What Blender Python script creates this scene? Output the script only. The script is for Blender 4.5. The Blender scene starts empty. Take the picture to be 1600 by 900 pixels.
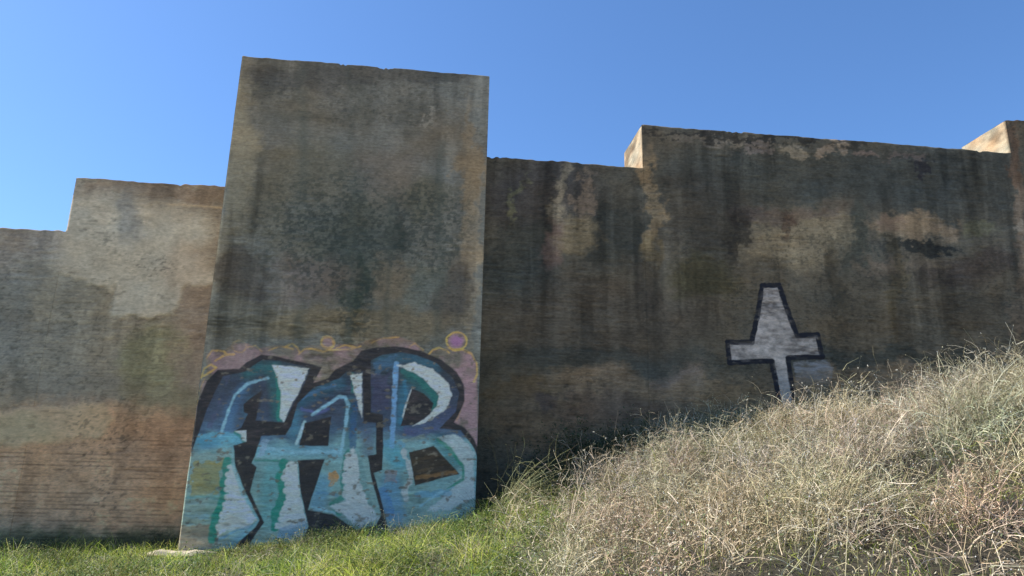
import bpy, math, random
import numpy as np
from mathutils import Matrix, Vector

random.seed(7)
rng = np.random.default_rng(11)
C = bpy.context.scene.collection
scene = bpy.context.scene

# ------------------------------------------------------------------ camera
W, H = 1600.0, 900.0
FPX = 1155.0                      # focal length in photo pixels
CAM = np.array([0.0, 0.0, 1.6])
PITCH, YAW, ROLL = math.radians(14.85), math.radians(6.45), math.radians(1.29)
f0 = np.array([math.sin(YAW), math.cos(YAW), 0.0])
zz = np.array([0.0, 0.0, 1.0])
r0 = np.array([math.cos(YAW), -math.sin(YAW), 0.0])
fw = math.cos(PITCH) * f0 + math.sin(PITCH) * zz
u0 = -math.sin(PITCH) * f0 + math.cos(PITCH) * zz
rt = math.cos(ROLL) * r0 + math.sin(ROLL) * u0
up = -math.sin(ROLL) * r0 + math.cos(ROLL) * u0

cam_data = bpy.data.cameras.new("camera")
cam = bpy.data.objects.new("camera", cam_data)
C.objects.link(cam)
cam_data.sensor_width = 36.0
cam_data.lens = FPX * 36.0 / W
cam_data.clip_start = 0.05
cam_data.clip_end = 3000.0
cam.matrix_world = Matrix(((rt[0], up[0], -fw[0], CAM[0]),
                           (rt[1], up[1], -fw[1], CAM[1]),
                           (rt[2], up[2], -fw[2], CAM[2]),
                           (0, 0, 0, 1)))
scene.camera = cam


def on_plane(px, py, Y):
    """photo point -> place on the vertical plane at depth Y"""
    d = fw + rt * ((px - W / 2) / FPX) - up * ((py - H / 2) / FPX)
    t = (Y - CAM[1]) / d[1]
    return CAM + d * t


def to_photo(X, Y, Z):
    dx, dy, dz = X - CAM[0], Y - CAM[1], Z - CAM[2]
    c = dx * fw[0] + dy * fw[1] + dz * fw[2]
    a = dx * rt[0] + dy * rt[1] + dz * rt[2]
    b = dx * up[0] + dy * up[1] + dz * up[2]
    return W / 2 + FPX * a / c, H / 2 - FPX * b / c


# ------------------------------------------------------------------ sky and sun
SUN_EL, SUN_BEHIND = math.radians(50), math.radians(13)   # sun stands left, just behind the wall line
sdir = Vector((-math.cos(SUN_BEHIND) * math.cos(SUN_EL), math.sin(SUN_BEHIND) * math.cos(SUN_EL), math.sin(SUN_EL)))
world = bpy.data.worlds.new("World")
scene.world = world
world.use_nodes = True
nt = world.node_tree
for n in list(nt.nodes):
    nt.nodes.remove(n)
wo = nt.nodes.new("ShaderNodeOutputWorld")
bg = nt.nodes.new("ShaderNodeBackground")
sky = nt.nodes.new("ShaderNodeTexSky")
sky.sky_type = 'NISHITA'
sky.sun_disc = False
sky.sun_elevation = SUN_EL
sky.sun_rotation = math.atan2(sdir.x, sdir.y)
sky.air_density = 1.0
sky.dust_density = 0.5
sky.ozone_density = 9.0
bg.inputs[1].default_value = 0.12
hs = nt.nodes.new("ShaderNodeHueSaturation")
hs.inputs["Saturation"].default_value = 1.04
nt.links.new(sky.outputs[0], hs.inputs["Color"])
nt.links.new(hs.outputs[0], bg.inputs[0])
nt.links.new(bg.outputs[0], wo.inputs[0])

sun_data = bpy.data.lights.new("sun", 'SUN')
sun_data.energy = 4.6
sun_data.angle = math.radians(0.5)
sun_data.color = (1.0, 0.95, 0.87)
sun = bpy.data.objects.new("sun", sun_data)
C.objects.link(sun)
sun.rotation_euler = sdir.to_track_quat('Z', 'Y').to_euler()
sun.location = (-20, 5, 25)

scene.view_settings.view_transform = 'Standard'
scene.view_settings.look = 'None'
scene.view_settings.gamma = 1.0
scene.view_settings.exposure = 0.82

# ------------------------------------------------------------------ helpers
_tab = rng.random((8, 256, 256))


def vnoise(x, y, s=0):
    xi, yi = np.floor(x).astype(np.int64), np.floor(y).astype(np.int64)
    fx, fy = x - xi, y - yi
    fx = fx * fx * (3 - 2 * fx)
    fy = fy * fy * (3 - 2 * fy)
    t = _tab[s % 8]
    x0, x1, y0, y1 = (xi + 37 * s) & 255, (xi + 1 + 37 * s) & 255, yi & 255, (yi + 1) & 255
    return (t[x0, y0] * (1 - fx) * (1 - fy) + t[x1, y0] * fx * (1 - fy) +
            t[x0, y1] * (1 - fx) * fy + t[x1, y1] * fx * fy)


def fbm(x, y, s=0, o=4):
    v, a, tot = 0, 0.5, 0
    for k in range(o):
        v = v + a * vnoise(x * 2 ** k + 13.7 * k, y * 2 ** k + 5.1 * k, s + k)
        tot += a
        a *= 0.5
    return v / tot          # 0..1


def sstep(a, b, x):
    t = np.clip((x - a) / (b - a), 0, 1)
    return t * t * (3 - 2 * t)


def lin(c):
    c = np.asarray(c, float) / 255.0
    return np.where(c <= 0.04045, c / 12.92, ((c + 0.055) / 1.055) ** 2.4)


def mix(a, b, m):
    return a + (b - a) * m[..., None]


def seg_dist(px, py, pts, closed):
    d = np.full(px.shape, 1e9)
    n = len(pts)
    for i in range(n if closed else n - 1):
        ax, ay = pts[i]
        bx, by = pts[(i + 1) % n]
        vx, vy = bx - ax, by - ay
        t = np.clip(((px - ax) * vx + (py - ay) * vy) / (vx * vx + vy * vy + 1e-9), 0, 1)
        d = np.minimum(d, np.hypot(px - ax - t * vx, py - ay - t * vy))
    return d


def poly_sd(px, py, pts):
    """signed distance, positive inside"""
    ins = np.zeros(px.shape, bool)
    n = len(pts)
    for i in range(n):
        ax, ay = pts[i]
        bx, by = pts[(i + 1) % n]
        if ay == by:
            continue
        c = ((ay > py) != (by > py)) & (px < (bx - ax) * (py - ay) / (by - ay) + ax)
        ins ^= c
    d = seg_dist(px, py, pts, True)
    return np.where(ins, d, -d)


def make_mesh(name, v, f, mat, parent=None, col=None, smooth=False):
    """v (n,3); f (m,k) quads or triangles; col (n,3) linear"""
    v = np.ascontiguousarray(v, np.float32)
    f = np.ascontiguousarray(f, np.int32)
    me = bpy.data.meshes.new(name)
    me.vertices.add(len(v))
    me.vertices.foreach_set("co", v.ravel())
    k = f.shape[1]
    me.loops.add(f.size)
    me.loops.foreach_set("vertex_index", f.ravel())
    me.polygons.add(len(f))
    me.polygons.foreach_set("loop_start", np.arange(0, f.size, k, dtype=np.int32))
    if smooth:
        me.polygons.foreach_set("use_smooth", np.ones(len(f), bool))
    if col is not None:
        at = me.color_attributes.new("Col", 'FLOAT_COLOR', 'POINT')
        c4 = np.ones((len(v), 4), np.float32)
        c4[:, :3] = col
        at.data.foreach_set("color", c4.ravel())
    me.update(calc_edges=True)
    me.materials.append(mat)
    o = bpy.data.objects.new(name, me)
    C.objects.link(o)
    if parent:
        o.parent = parent
    return o


def submesh(name, v, f, sel, mat, parent, col, smooth=True):
    fs = f[sel]
    u, inv = np.unique(fs.ravel(), return_inverse=True)
    return make_mesh(name, v[u], inv.reshape(fs.shape), mat, parent, col[u], smooth)


def empty(name, loc=(0, 0, 0)):
    o = bpy.data.objects.new(name, None)
    o.empty_display_size = 0.3
    o.location = loc
    C.objects.link(o)
    return o


def tag(o, label=None, cat=None, group=None, kind=None):
    if label:
        o["label"] = label
    if cat:
        o["category"] = cat
    if group:
        o["group"] = group
    if kind:
        o["kind"] = kind
    return o


# ------------------------------------------------------------------ materials
def attr_material(name, rough=0.92, bump=0.35, var=0.25, fine=60.0, spec=0.2):
    m = bpy.data.materials.new(name)
    m.use_nodes = True
    t = m.node_tree
    b = t.nodes["Principled BSDF"]
    b.inputs["Roughness"].default_value = rough
    b.inputs["Specular IOR Level"].default_value = spec
    a = t.nodes.new("ShaderNodeAttribute")
    a.attribute_name = "Col"
    tc = t.nodes.new("ShaderNodeTexCoord")
    mp = t.nodes.new("ShaderNodeMapping")
    mp.inputs["Scale"].default_value = (0.55, 1.0, 1.6)
    t.links.new(tc.outputs["Object"], mp.inputs[0])
    n1 = t.nodes.new("ShaderNodeTexNoise")
    n1.inputs["Scale"].default_value = fine
    n1.inputs["Detail"].default_value = 4
    n1.inputs["Roughness"].default_value = 0.7
    t.links.new(mp.outputs[0], n1.inputs["Vector"])
    mr = t.nodes.new("ShaderNodeMapRange")
    mr.inputs[1].default_value = 0.25
    mr.inputs[2].default_value = 0.75
    mr.inputs[3].default_value = 1 - var
    mr.inputs[4].default_value = 1 + var
    t.links.new(n1.outputs[0], mr.inputs[0])
    mu = t.nodes.new("ShaderNodeVectorMath")
    mu.operation = 'SCALE'
    t.links.new(a.outputs["Color"], mu.inputs[0])
    t.links.new(mr.outputs[0], mu.inputs["Scale"])
    t.links.new(mu.outputs[0], b.inputs["Base Color"])
    bp = t.nodes.new("ShaderNodeBump")
    bp.inputs["Strength"].default_value = bump
    bp.inputs["Distance"].default_value = 0.02
    t.links.new(n1.outputs[0], bp.inputs["Height"])
    t.links.new(bp.outputs[0], b.inputs["Normal"])
    return m


def leaf_material(name, trans=0.35, rough=0.7):
    m = bpy.data.materials.new(name)
    m.use_nodes = True
    t = m.node_tree
    b = t.nodes["Principled BSDF"]
    b.inputs["Roughness"].default_value = rough
    b.inputs["Specular IOR Level"].default_value = 0.25
    out = t.nodes["Material Output"]
    a = t.nodes.new("ShaderNodeAttribute")
    a.attribute_name = "Col"
    t.links.new(a.outputs["Color"], b.inputs["Base Color"])
    tr = t.nodes.new("ShaderNodeBsdfTranslucent")
    t.links.new(a.outputs["Color"], tr.inputs["Color"])
    mx = t.nodes.new("ShaderNodeMixShader")
    mx.inputs[0].default_value = trans
    t.links.new(b.outputs[0], mx.inputs[1])
    t.links.new(tr.outputs[0], mx.inputs[2])
    t.links.new(mx.outputs[0], out.inputs["Surface"])
    return m


M_STONE = attr_material("weathered_masonry", 0.95, 0.6, 0.28, 26.0)
M_PLASTER = attr_material("old_lime_plaster", 0.95, 0.35, 0.22, 22.0)
M_PAINT = attr_material("spray_paint", 0.75, 0.5, 0.25, 26.0, 0.3)
M_SOIL = attr_material("soil", 1.0, 0.8, 0.4, 30.0)
M_DRY = leaf_material("dry_stems", 0.10, 0.8)
M_GREEN = leaf_material("green_blades", 0.32, 0.6)

# ------------------------------------------------------------------ wall layout
YT, YW, THICK = 13.0, 14.5, 1.5       # front of the tower, front of the walls, wall thickness
K = np.array([0.375, 0.405, 0.46])                              # how much of the shade light a surface gives back in the picture


def ztop(p, q, Y):
    return 0.5 * (on_plane(*p, Y)[2] + on_plane(*q, Y)[2])


X_T0 = 0.5 * (on_plane(378, 85, YT)[0] + on_plane(277, 860, YT)[0])
X_T1 = 0.5 * (on_plane(765, 120, YT)[0] + on_plane(743, 785, YT)[0])
Z_T = ztop((380, 86), (763, 120), YT)
Z_L0 = ztop((5, 356), (102, 361), YW)
Z_L1 = ztop((120, 278), (348, 292), YW)
X_L = on_plane(118, 280, YW)[0]
Z_R0 = ztop((768, 246), (1003, 261), YW)
Z_R1 = ztop((1007, 196), (1578, 238), YW)
Z_R2 = on_plane(1573, 187, YW)[2]
X_R0 = on_plane(1004, 225, YW)[0]
X_R1 = on_plane(1576, 212, YW)[0]
print("tower", X_T0, X_T1, Z_T, "left", X_L, Z_L0, Z_L1, "right", X_R0, X_R1, Z_R0, Z_R1, Z_R2)

# blotches: cx, cy, rx, ry, colour as seen in shade, strength, edge softness
LEFT_STAINS = [
    (50, 400, 130, 50, (108, 104, 97), 0.7, 0.5), (60, 480, 160, 70, (106, 102, 88), 0.6, 0.6),
    (230, 300, 150, 16, (100, 88, 74), 0.8, 0.5), (40, 560, 90, 70, (98, 98, 92), 0.7, 0.6),
    (150, 560, 120, 60, (108, 105, 94), 0.6, 0.6), (120, 610, 100, 34, (98, 96, 88), 0.7, 0.5),
    (300, 470, 34, 70, (108, 98, 87), 0.6, 0.9), (310, 560, 34, 50, (112, 101, 88), 0.7, 0.8),
    (240, 560, 50, 60, (104, 104, 80), 0.7, 0.6), (250, 625, 70, 30, (98, 95, 78), 0.7, 0.5),
    (20, 470, 40, 60, (78, 82, 80), 0.5, 0.7), (22, 610, 14, 60, (74, 74, 68), 0.6, 0.6),
    (300, 400, 30, 40, (118, 106, 90), 0.6, 0.8), (180, 420, 60, 10, (96, 82, 70), 0.5, 0.8),
    (170, 735, 260, 90, (136, 112, 90), 0.9, 0.5), (60, 760, 130, 60, (142, 120, 98), 0.5, 0.8),
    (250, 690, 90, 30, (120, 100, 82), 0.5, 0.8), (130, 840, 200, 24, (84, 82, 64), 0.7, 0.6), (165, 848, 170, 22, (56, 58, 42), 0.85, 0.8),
    (190, 340, 16, 30, (92, 90, 84), 0.5, 0.6),
]
PLASTER_L = [(95, 300), (180, 303), (240, 322), (320, 340), (330, 372), (300, 392), (335, 420), (332, 440), (285, 445),
             (272, 492), (240, 500), (175, 488), (176, 447), (130, 440), (85, 428), (96, 380)]
PLASTER_L2 = [(-200, 650), (0, 643), (60, 640), (140, 628), (172, 632), (180, 655), (160, 680), (90, 694), (0, 696), (-200, 700)]

TOWER_STAINS = [
    (420, 140, 90, 60, (84, 80, 68), 0.6, 0.7), (570, 115, 230, 22, (66, 66, 62), 0.8, 0.6),
    (372, 250, 26, 130, (106, 101, 84), 0.8, 0.7), (352, 400, 26, 70, (99, 94, 79), 0.7, 0.7),
    (742, 380, 17, 170, (108, 100, 84), 0.8, 0.5), (738, 260, 14, 90, (98, 86, 66), 0.6, 0.6),
    (380, 430, 34, 36, (58, 54, 48), 0.8, 0.5), (380, 500, 90, 40, (72, 68, 56), 0.7, 0.6),
    (500, 330, 110, 110, (72, 76, 70), 0.6, 0.8), (555, 390, 40, 110, (54, 60, 55), 0.7, 0.8),
    (530, 375, 60, 50, (60, 64, 58), 0.7, 0.8), (548, 470, 14, 70, (42, 52, 46), 0.75, 0.6),
    (640, 350, 90, 70, (70, 72, 66), 0.6, 0.8), (620, 360, 12, 40, (44, 48, 44), 0.6, 0.6),
    (612, 365, 30, 18, (48, 52, 46), 0.5, 0.6), (670, 300, 40, 26, (72, 72, 60), 0.6, 0.7),
    (600, 260, 60, 40, (86, 81, 73), 0.6, 0.8), (640, 180, 30, 24, (56, 58, 54), 0.5, 0.9),
    (665, 188, 8, 14, (116, 116, 108), 0.6, 0.6), (715, 460, 30, 60, (64, 58, 50), 0.75, 0.7),
    (640, 450, 50, 40, (74, 78, 68), 0.5, 0.7), (480, 440, 60, 40, (84, 76, 70), 0.6, 0.7),
    (600, 440, 30, 40, (92, 84, 70), 0.6, 0.6), (560, 510, 160, 26, (88, 80, 62), 0.7, 0.6),
    (430, 250, 60, 12, (78, 76, 64), 0.5, 0.7), (480, 180, 60, 8, (70, 70, 62), 0.5, 0.7),
    (560, 160, 20, 30, (62, 64, 58), 0.5, 0.7), (700, 220, 60, 40, (82, 76, 64), 0.6, 0.7),
    (470, 260, 60, 50, (86, 82, 68), 0.5, 0.7), (548, 525, 7, 30, (66, 62, 50), 0.7, 0.5),
    (420, 330, 36, 60, (80, 78, 66), 0.5, 0.7),
]
RIGHT_STAINS = [
    (830, 300, 100, 60, (48, 47, 47), 0.75, 0.7), (820, 410, 70, 70, (44, 47, 44), 0.8, 0.7),
    (960, 370, 46, 60, (46, 48, 44), 0.8, 0.6), (1290, 270, 300, 50, (52, 55, 51), 0.75, 0.7),
    (1100, 330, 80, 60, (52, 50, 44), 0.8, 0.6), (1480, 290, 110, 60, (52, 54, 50), 0.75, 0.7),
    (875, 318, 11, 60, (96, 90, 76), 0.8, 0.7), (912, 312, 11, 48, (92, 82, 70), 0.8, 0.5),
    (806, 305, 6, 40, (78, 78, 58), 0.6, 0.6), (870, 392, 22, 34, (90, 76, 68), 0.7, 0.7),
    (912, 380, 36, 28, (100, 90, 70), 0.8, 0.6), (1010, 320, 14, 84, (100, 88, 68), 0.85, 0.5),
    (1014, 395, 16, 40, (82, 72, 52), 0.7, 0.6),
    (1128, 214, 26, 7, (96, 90, 78), 0.7, 0.4), (1185, 222, 26, 8, (96, 88, 80), 0.7, 0.6), (1250, 231, 26, 9, (102, 96, 82), 0.8, 0.5),
    (1310, 233, 22, 9, (106, 96, 82), 0.8, 0.5), (1370, 235, 20, 5, (100, 88, 80), 0.6, 0.4), (1420, 240, 24, 5, (90, 80, 74), 0.5, 0.4),
    (1090, 217, 30, 6, (92, 86, 76), 0.6, 0.5), (1340, 222, 30, 8, (36, 36, 34), 0.6, 0.5), (1215, 210, 240, 5, (38, 38, 36), 0.8, 0.4),
    (1433, 260, 10, 16, (34, 34, 38), 0.8, 0.5), (1258, 372, 86, 46, (104, 95, 76), 0.85, 0.7), (1230, 336, 90, 14, (68, 59, 56), 0.5, 0.8),
    (1225, 345, 10, 24, (58, 46, 38), 0.6, 0.6), (1155, 370, 14, 46, (40, 38, 34), 0.7, 0.5), (1345, 380, 16, 60, (50, 54, 48), 0.7, 0.6),
    (1430, 354, 62, 18, (108, 95, 76), 0.85, 0.6), (1400, 352, 18, 12, (94, 80, 71), 0.5, 0.7), (1478, 354, 14, 11, (98, 86, 70), 0.5, 0.7),
    (1440, 382, 60, 8, (36, 38, 36), 0.9, 0.4), (1388, 410, 30, 14, (94, 82, 68), 0.7, 0.7), (1525, 355, 24, 14, (78, 78, 60), 0.6, 0.5),
    (1480, 408, 90, 14, (84, 76, 64), 0.6, 0.6), (1530, 420, 40, 28, (50, 46, 44), 0.7, 0.6),
    (1470, 425, 50, 16, (52, 48, 46), 0.7, 0.6), (1594, 380, 14, 190, (92, 80, 66), 0.8, 0.5), (1590, 250, 14, 60, (74, 60, 48), 0.7, 0.5),
    (1594, 350, 18, 6, (110, 102, 88), 0.6, 0.5),
    (1250, 480, 380, 70, (72, 66, 54), 0.6, 0.6), (930, 500, 180, 60, (64, 59, 51), 0.7, 0.6), (1400, 450, 14, 80, (78, 70, 52), 0.6, 0.7),
    (1310, 430, 16, 60, (50, 46, 36), 0.6, 0.6), (1520, 480, 50, 30, (60, 54, 44), 0.5, 0.6), (1010, 440, 26, 40, (48, 44, 38), 0.7, 0.6),
    (1100, 430, 50, 40, (52, 50, 34), 0.7, 0.6), (900, 560, 170, 22, (52, 54, 50), 0.7, 0.7), (1400, 560, 300, 14, (46, 50, 46), 0.6, 0.6),
    (955, 600, 90, 26, (98, 86, 70), 0.85, 0.7), (1060, 600, 28, 26, (98, 88, 78), 0.8, 0.6), (820, 612, 70, 16, (78, 66, 48), 0.6, 0.6),
    (1120, 610, 90, 26, (94, 82, 64), 0.8, 0.7), (1380, 600, 140, 24, (94, 82, 66), 0.8, 0.7), (850, 660, 120, 40, (86, 74, 59), 0.8, 0.7),
    (960, 640, 90, 24, (80, 68, 58), 0.6, 0.6), (850, 625, 26, 10, (56, 50, 50), 0.6, 0.6),
]


def courses(px, py, X, Z):
    """thin worn brick courses: streaky along the wall"""
    warp = 0.05 * (fbm(X * 0.5, Z * 0.5, 3) - 0.5)
    a = vnoise(X * 1.7, (Z + warp) * 15.0, 1)
    b = vnoise(X * 5.5, (Z + warp) * 31.0, 2)
    e = vnoise(X * 12.0, (Z + warp) * 44.0, 4)
    zone = 0.35 + 1.1 * sstep(0.40, 0.62, fbm(X * 0.6, Z * 0.9, 6, 3))
    return 0.5 + zone * (0.36 * a + 0.36 * b + 0.28 * e - 0.5)


def stained(px, py, X, Z, base, stains, seed):
    wx = px + 70 * (fbm(X * 1.1, Z * 1.1, seed) - 0.5) + 26 * (fbm(X * 5, Z * 5, seed + 2) - 0.5) + 16 * (fbm(X * 16, Z * 16, seed + 4, 3) - 0.5)
    wy = py + 50 * (fbm(X * 1.1, Z * 1.1, seed + 3) - 0.5) + 22 * (fbm(X * 5, Z * 7, seed + 1) - 0.5) + 14 * (fbm(X * 14, Z * 20, seed + 5, 3) - 0.5)
    c = np.broadcast_to(lin(base), px.shape + (3,)).copy()
    for cx, cy, rx, ry, col, st, soft in stains:
        d = np.sqrt(((wx - cx) / rx) ** 2 + ((wy - cy) / ry) ** 2)
        c = mix(c, lin(col), st * (1 - sstep(1 - soft * 0.6, 1 + soft * 0.6, d)))
    return c, wx, wy


def weather(c, px, py, X, Z, amt, seed, pits=0.6, runs=0.0, joints=0.0):
    big = fbm(X * 0.9, Z * 0.9, seed + 1, 5) - 0.5
    mid = fbm(X * 3.2, Z * 4.5, seed + 4, 4) - 0.5
    run = fbm(X * 5.0, Z * 0.55, seed + 5, 4) - 0.5           # water runs
    cs = courses(px, py, X, Z) - 0.5
    spk = fbm(X * 16, Z * 20, seed + 6, 3) - 0.5
    g = 1 + amt * (0.55 * big + 0.8 * mid + 0.7 * run + 0.8 * cs + 1.0 * spk)
    c = c * np.clip(g, 0.25, 2.2)[..., None]
    # pits where a course has weathered out, and flecks of black lichen
    pit = sstep(0.80, 0.88, vnoise(X * (7.0 + 4 * vnoise(X * 0.7, Z * 0.9, 3)), Z * 27, seed + 2)) * pits * sstep(0.46, 0.66, fbm(X * 0.8, Z * 1.2, seed + 3))
    c = c * (1 - 0.5 * pit)[..., None]
    lich = sstep(0.60, 0.68, fbm(X * 15, Z * 24, seed + 1, 3)) * sstep(0.46, 0.62, fbm(X * 0.7, Z * 0.8, seed + 6))
    c = mix(c, lin((36, 40, 38)), 0.55 * lich * np.clip(0.35 + pits, 0, 1))
    # long runs of dirt and lime washed down the face
    zone = sstep(0.38, 0.6, fbm(X * 0.55, Z * 0.45, seed + 2, 3))
    r1 = fbm(X * 4.2 + 0.25 * fbm(X * 3, Z * 3, 1, 2), Z * 0.28, seed + 3, 4)
    c = c * (1 - runs * zone * (0.50 * sstep(0.52, 0.68, r1) - 0.55 * sstep(0.46, 0.32, r1)))[..., None]
    # thin mortar joints of the brick courses, broken where the face is smeared over
    zz_ = Z / 0.067 + 0.9 * (fbm(X * 0.35, Z * 0.35, 4, 3) - 0.5) + 0.25 * (fbm(X * 3, Z * 2, 6, 2) - 0.5)
    row = np.floor(zz_)
    fr_ = np.abs(zz_ - row - 0.5) * 2                      # 1 at the joint
    brk = sstep(0.36, 0.60, vnoise(X * 2.6 + row * 3.7, row * 0.37, seed + 1) * 0.6 + 0.4 * vnoise(X * 8 + row * 1.9, row * 0.61, seed + 2))
    c = c * (1 - joints * brk * sstep(0.45, 0.9, fr_))[..., None]
    tone = vnoise(X * 3.5 + row * 7.3, row * 0.83, seed + 4) - 0.5     # brick to brick
    c = c * (1 + 0.45 * joints * tone)[..., None]
    # hue drift: mossy green to brick red
    h = (fbm(X * 1.3, Z * 1.6, seed + 7, 3) - 0.5)[..., None]
    c = c * (1 + h * np.array([0.2, 0.0, -0.22]))
    return c, pit


def relief(X, Z, pit, cs, seed):
    return 0.018 * (cs - 0.5) + 0.03 * (fbm(X * 0.8, Z * 0.8, seed, 3) - 0.5) - 0.018 * pit + 0.012 * (fbm(X * 7, Z * 9, seed + 2, 3) - 0.5)


def spaced(a, b, res, dense=()):
    """grid lines from a to b: a base step and finer stretches (lo, hi, step)"""
    out, x = [a], a
    while x < b - 1e-6:
        s = res(x) if callable(res) else res
        for lo, hi, st in dense:
            if lo - 0.01 <= x < hi:
                s = st
        x = min(x + s, b)
        if b - x < 0.3 * s:
            x = b
        out.append(x)
    return np.array(out)


SIDE = np.array([0.44, 0.34, 0.22])


def masonry_block(xs, zs, Yf, thick, shade, chamfer=(0.02, 0.02), seed=0, top_rough=0.03, zfree=(None, None)):
    # zfree: height above which an end stands free; below it the face runs on into the next section
    """front face as a fine relief grid, closed with rough ends, top and back"""
    nx, nz = len(xs), len(zs)
    X, Z = np.meshgrid(xs, zs)                     # (nz, nx)
    px, py = to_photo(X, np.full_like(X, Yf), Z)
    col, disp, ids = shade(px, py, X, Z)
    zb, zt = zs[0], zs[-1]
    fl = np.ones_like(X) if zfree[0] is None else sstep(zfree[0] - 0.02, zfree[0] + 0.06, Z)
    fr = np.ones_like(X) if zfree[1] is None else sstep(zfree[1] - 0.02, zfree[1] + 0.06, Z)
    fade_x = (1 - fl * (1 - sstep(0, 0.12, X - xs[0]))) * (1 - fr * (1 - sstep(0, 0.12, xs[-1] - X)))
    ez = zt - Z
    disp = disp * fade_x * sstep(0, 0.08, ez)
    tw = top_rough * (fbm(X * 1.5, X * 0, seed, 4) - 0.5) * 2 + 0.5 * top_rough * (vnoise(X * 9, X * 0 + 3.3, seed) - 0.5) * 2 - 0.05 * sstep(0.74, 0.9, vnoise(X * 2.7, X * 0 + 8.1, seed + 1)) * vnoise(X * 22, X * 0 + 1.1, seed + 2)
    Zp = Z + tw * sstep(0.7, 0.0, ez)
    Yp = Yf - disp
    cl, cr = chamfer
    edge = 0.45 + 1.1 * fbm(Z * 2.7, Z * 0 + 1.7, seed + 1, 4)
    Xp = X.copy()
    # worn arrises: set the outermost line of vertices back
    Yp[:, 0] += cl * edge[:, 0] * fl[:, 0]
    Yp[:, -1] += cr * edge[:, -1] * fr[:, -1]
    verts = [np.stack([Xp, Yp, Zp], -1).reshape(-1, 3)]
    cols = [np.clip(col / K, 0, 0.8).reshape(-1, 3)]
    idx = np.arange(nx * nz).reshape(nz, nx)
    q = lambda I: np.stack([I[:-1, :-1], I[:-1, 1:], I[1:, 1:], I[1:, :-1]], -1).reshape(-1, 4)
    faces = [q(idx)]
    fid = [ids[:-1, :-1].reshape(-1)]
    base = nx * nz
    nd = 16
    ys = np.linspace(0, 1, nd + 1)[1:]
    # the two ends and the top, each a strip of columns running back
    for which in ("l", "r", "t"):
        if which == "t":
            ring = idx[-1, :]
        elif which == "l":
            ring = idx[:, 0]
        else:
            ring = idx[:, -1]
        P0 = verts[0][ring]
        n = len(ring)
        rows = [ring]
        for yv in ys:
            P = P0.copy()
            P[:, 1] = P0[:, 1] + (Yf + thick - P0[:, 1]) * yv
            if yv < 1:
                s = P[:, 0] * 3 + P[:, 2] * 9
                wob = 0.02 * (fbm(P[:, 1] * 5, P[:, 2] * 8 + P[:, 0], seed + 3, 3) - 0.5)
                if which == "t":
                    P[:, 2] += wob
                else:
                    P[:, 0] += wob
            v = 0.45 + 0.8 * fbm(P[:, 1] * 3 + P[:, 0], P[:, 2] * 6 + P[:, 0] * 2, seed + 4, 4) + 0.35 * (vnoise(P[:, 1] * 6 + P[:, 0], P[:, 2] * 15, seed) - 0.3)
            v = v * (1 - 0.45 * sstep(0.55, 0.7, fbm(P[:, 1] * 2.2 + P[:, 0], P[:, 2] * 2.5 + 4, seed + 6, 4)))
            hue = (fbm(P[:, 1] * 2, P[:, 2] * 3 + P[:, 0], seed + 5, 3) - 0.5)[:, None]
            c = SIDE * v[:, None] * (1 + hue * np.array([0.3, -0.25, -0.7]))
            verts.append(P)
            cols.append(c)
            rows.append(np.arange(base, base + n))
            base += n
        I = np.array(rows)
        F = q(I)
        if which == "l":
            F = F[:, ::-1]
        if which == "t":
            pass
        faces.append(F)
        fid.append(np.zeros(len(F), int))
    V = np.concatenate(verts)
    # back
    bx = [xs[0], xs[-1]]
    b = len(V)
    V = np.concatenate([V, np.array([[bx[0], Yf + thick, zb], [bx[1], Yf + thick, zb], [bx[1], Yf + thick, zt], [bx[0], Yf + thick, zt]])])
    cols.append(np.tile(SIDE * 0.8, (4, 1)))
    faces.append(np.array([[b + 1, b, b + 3, b + 2]]))
    fid.append(np.zeros(1, int))
    return V, np.concatenate(faces), np.concatenate(cols), np.concatenate(fid)


def coarse_outside(lo, hi, fine, far):
    return lambda x: fine if lo <= x <= hi else far


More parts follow.
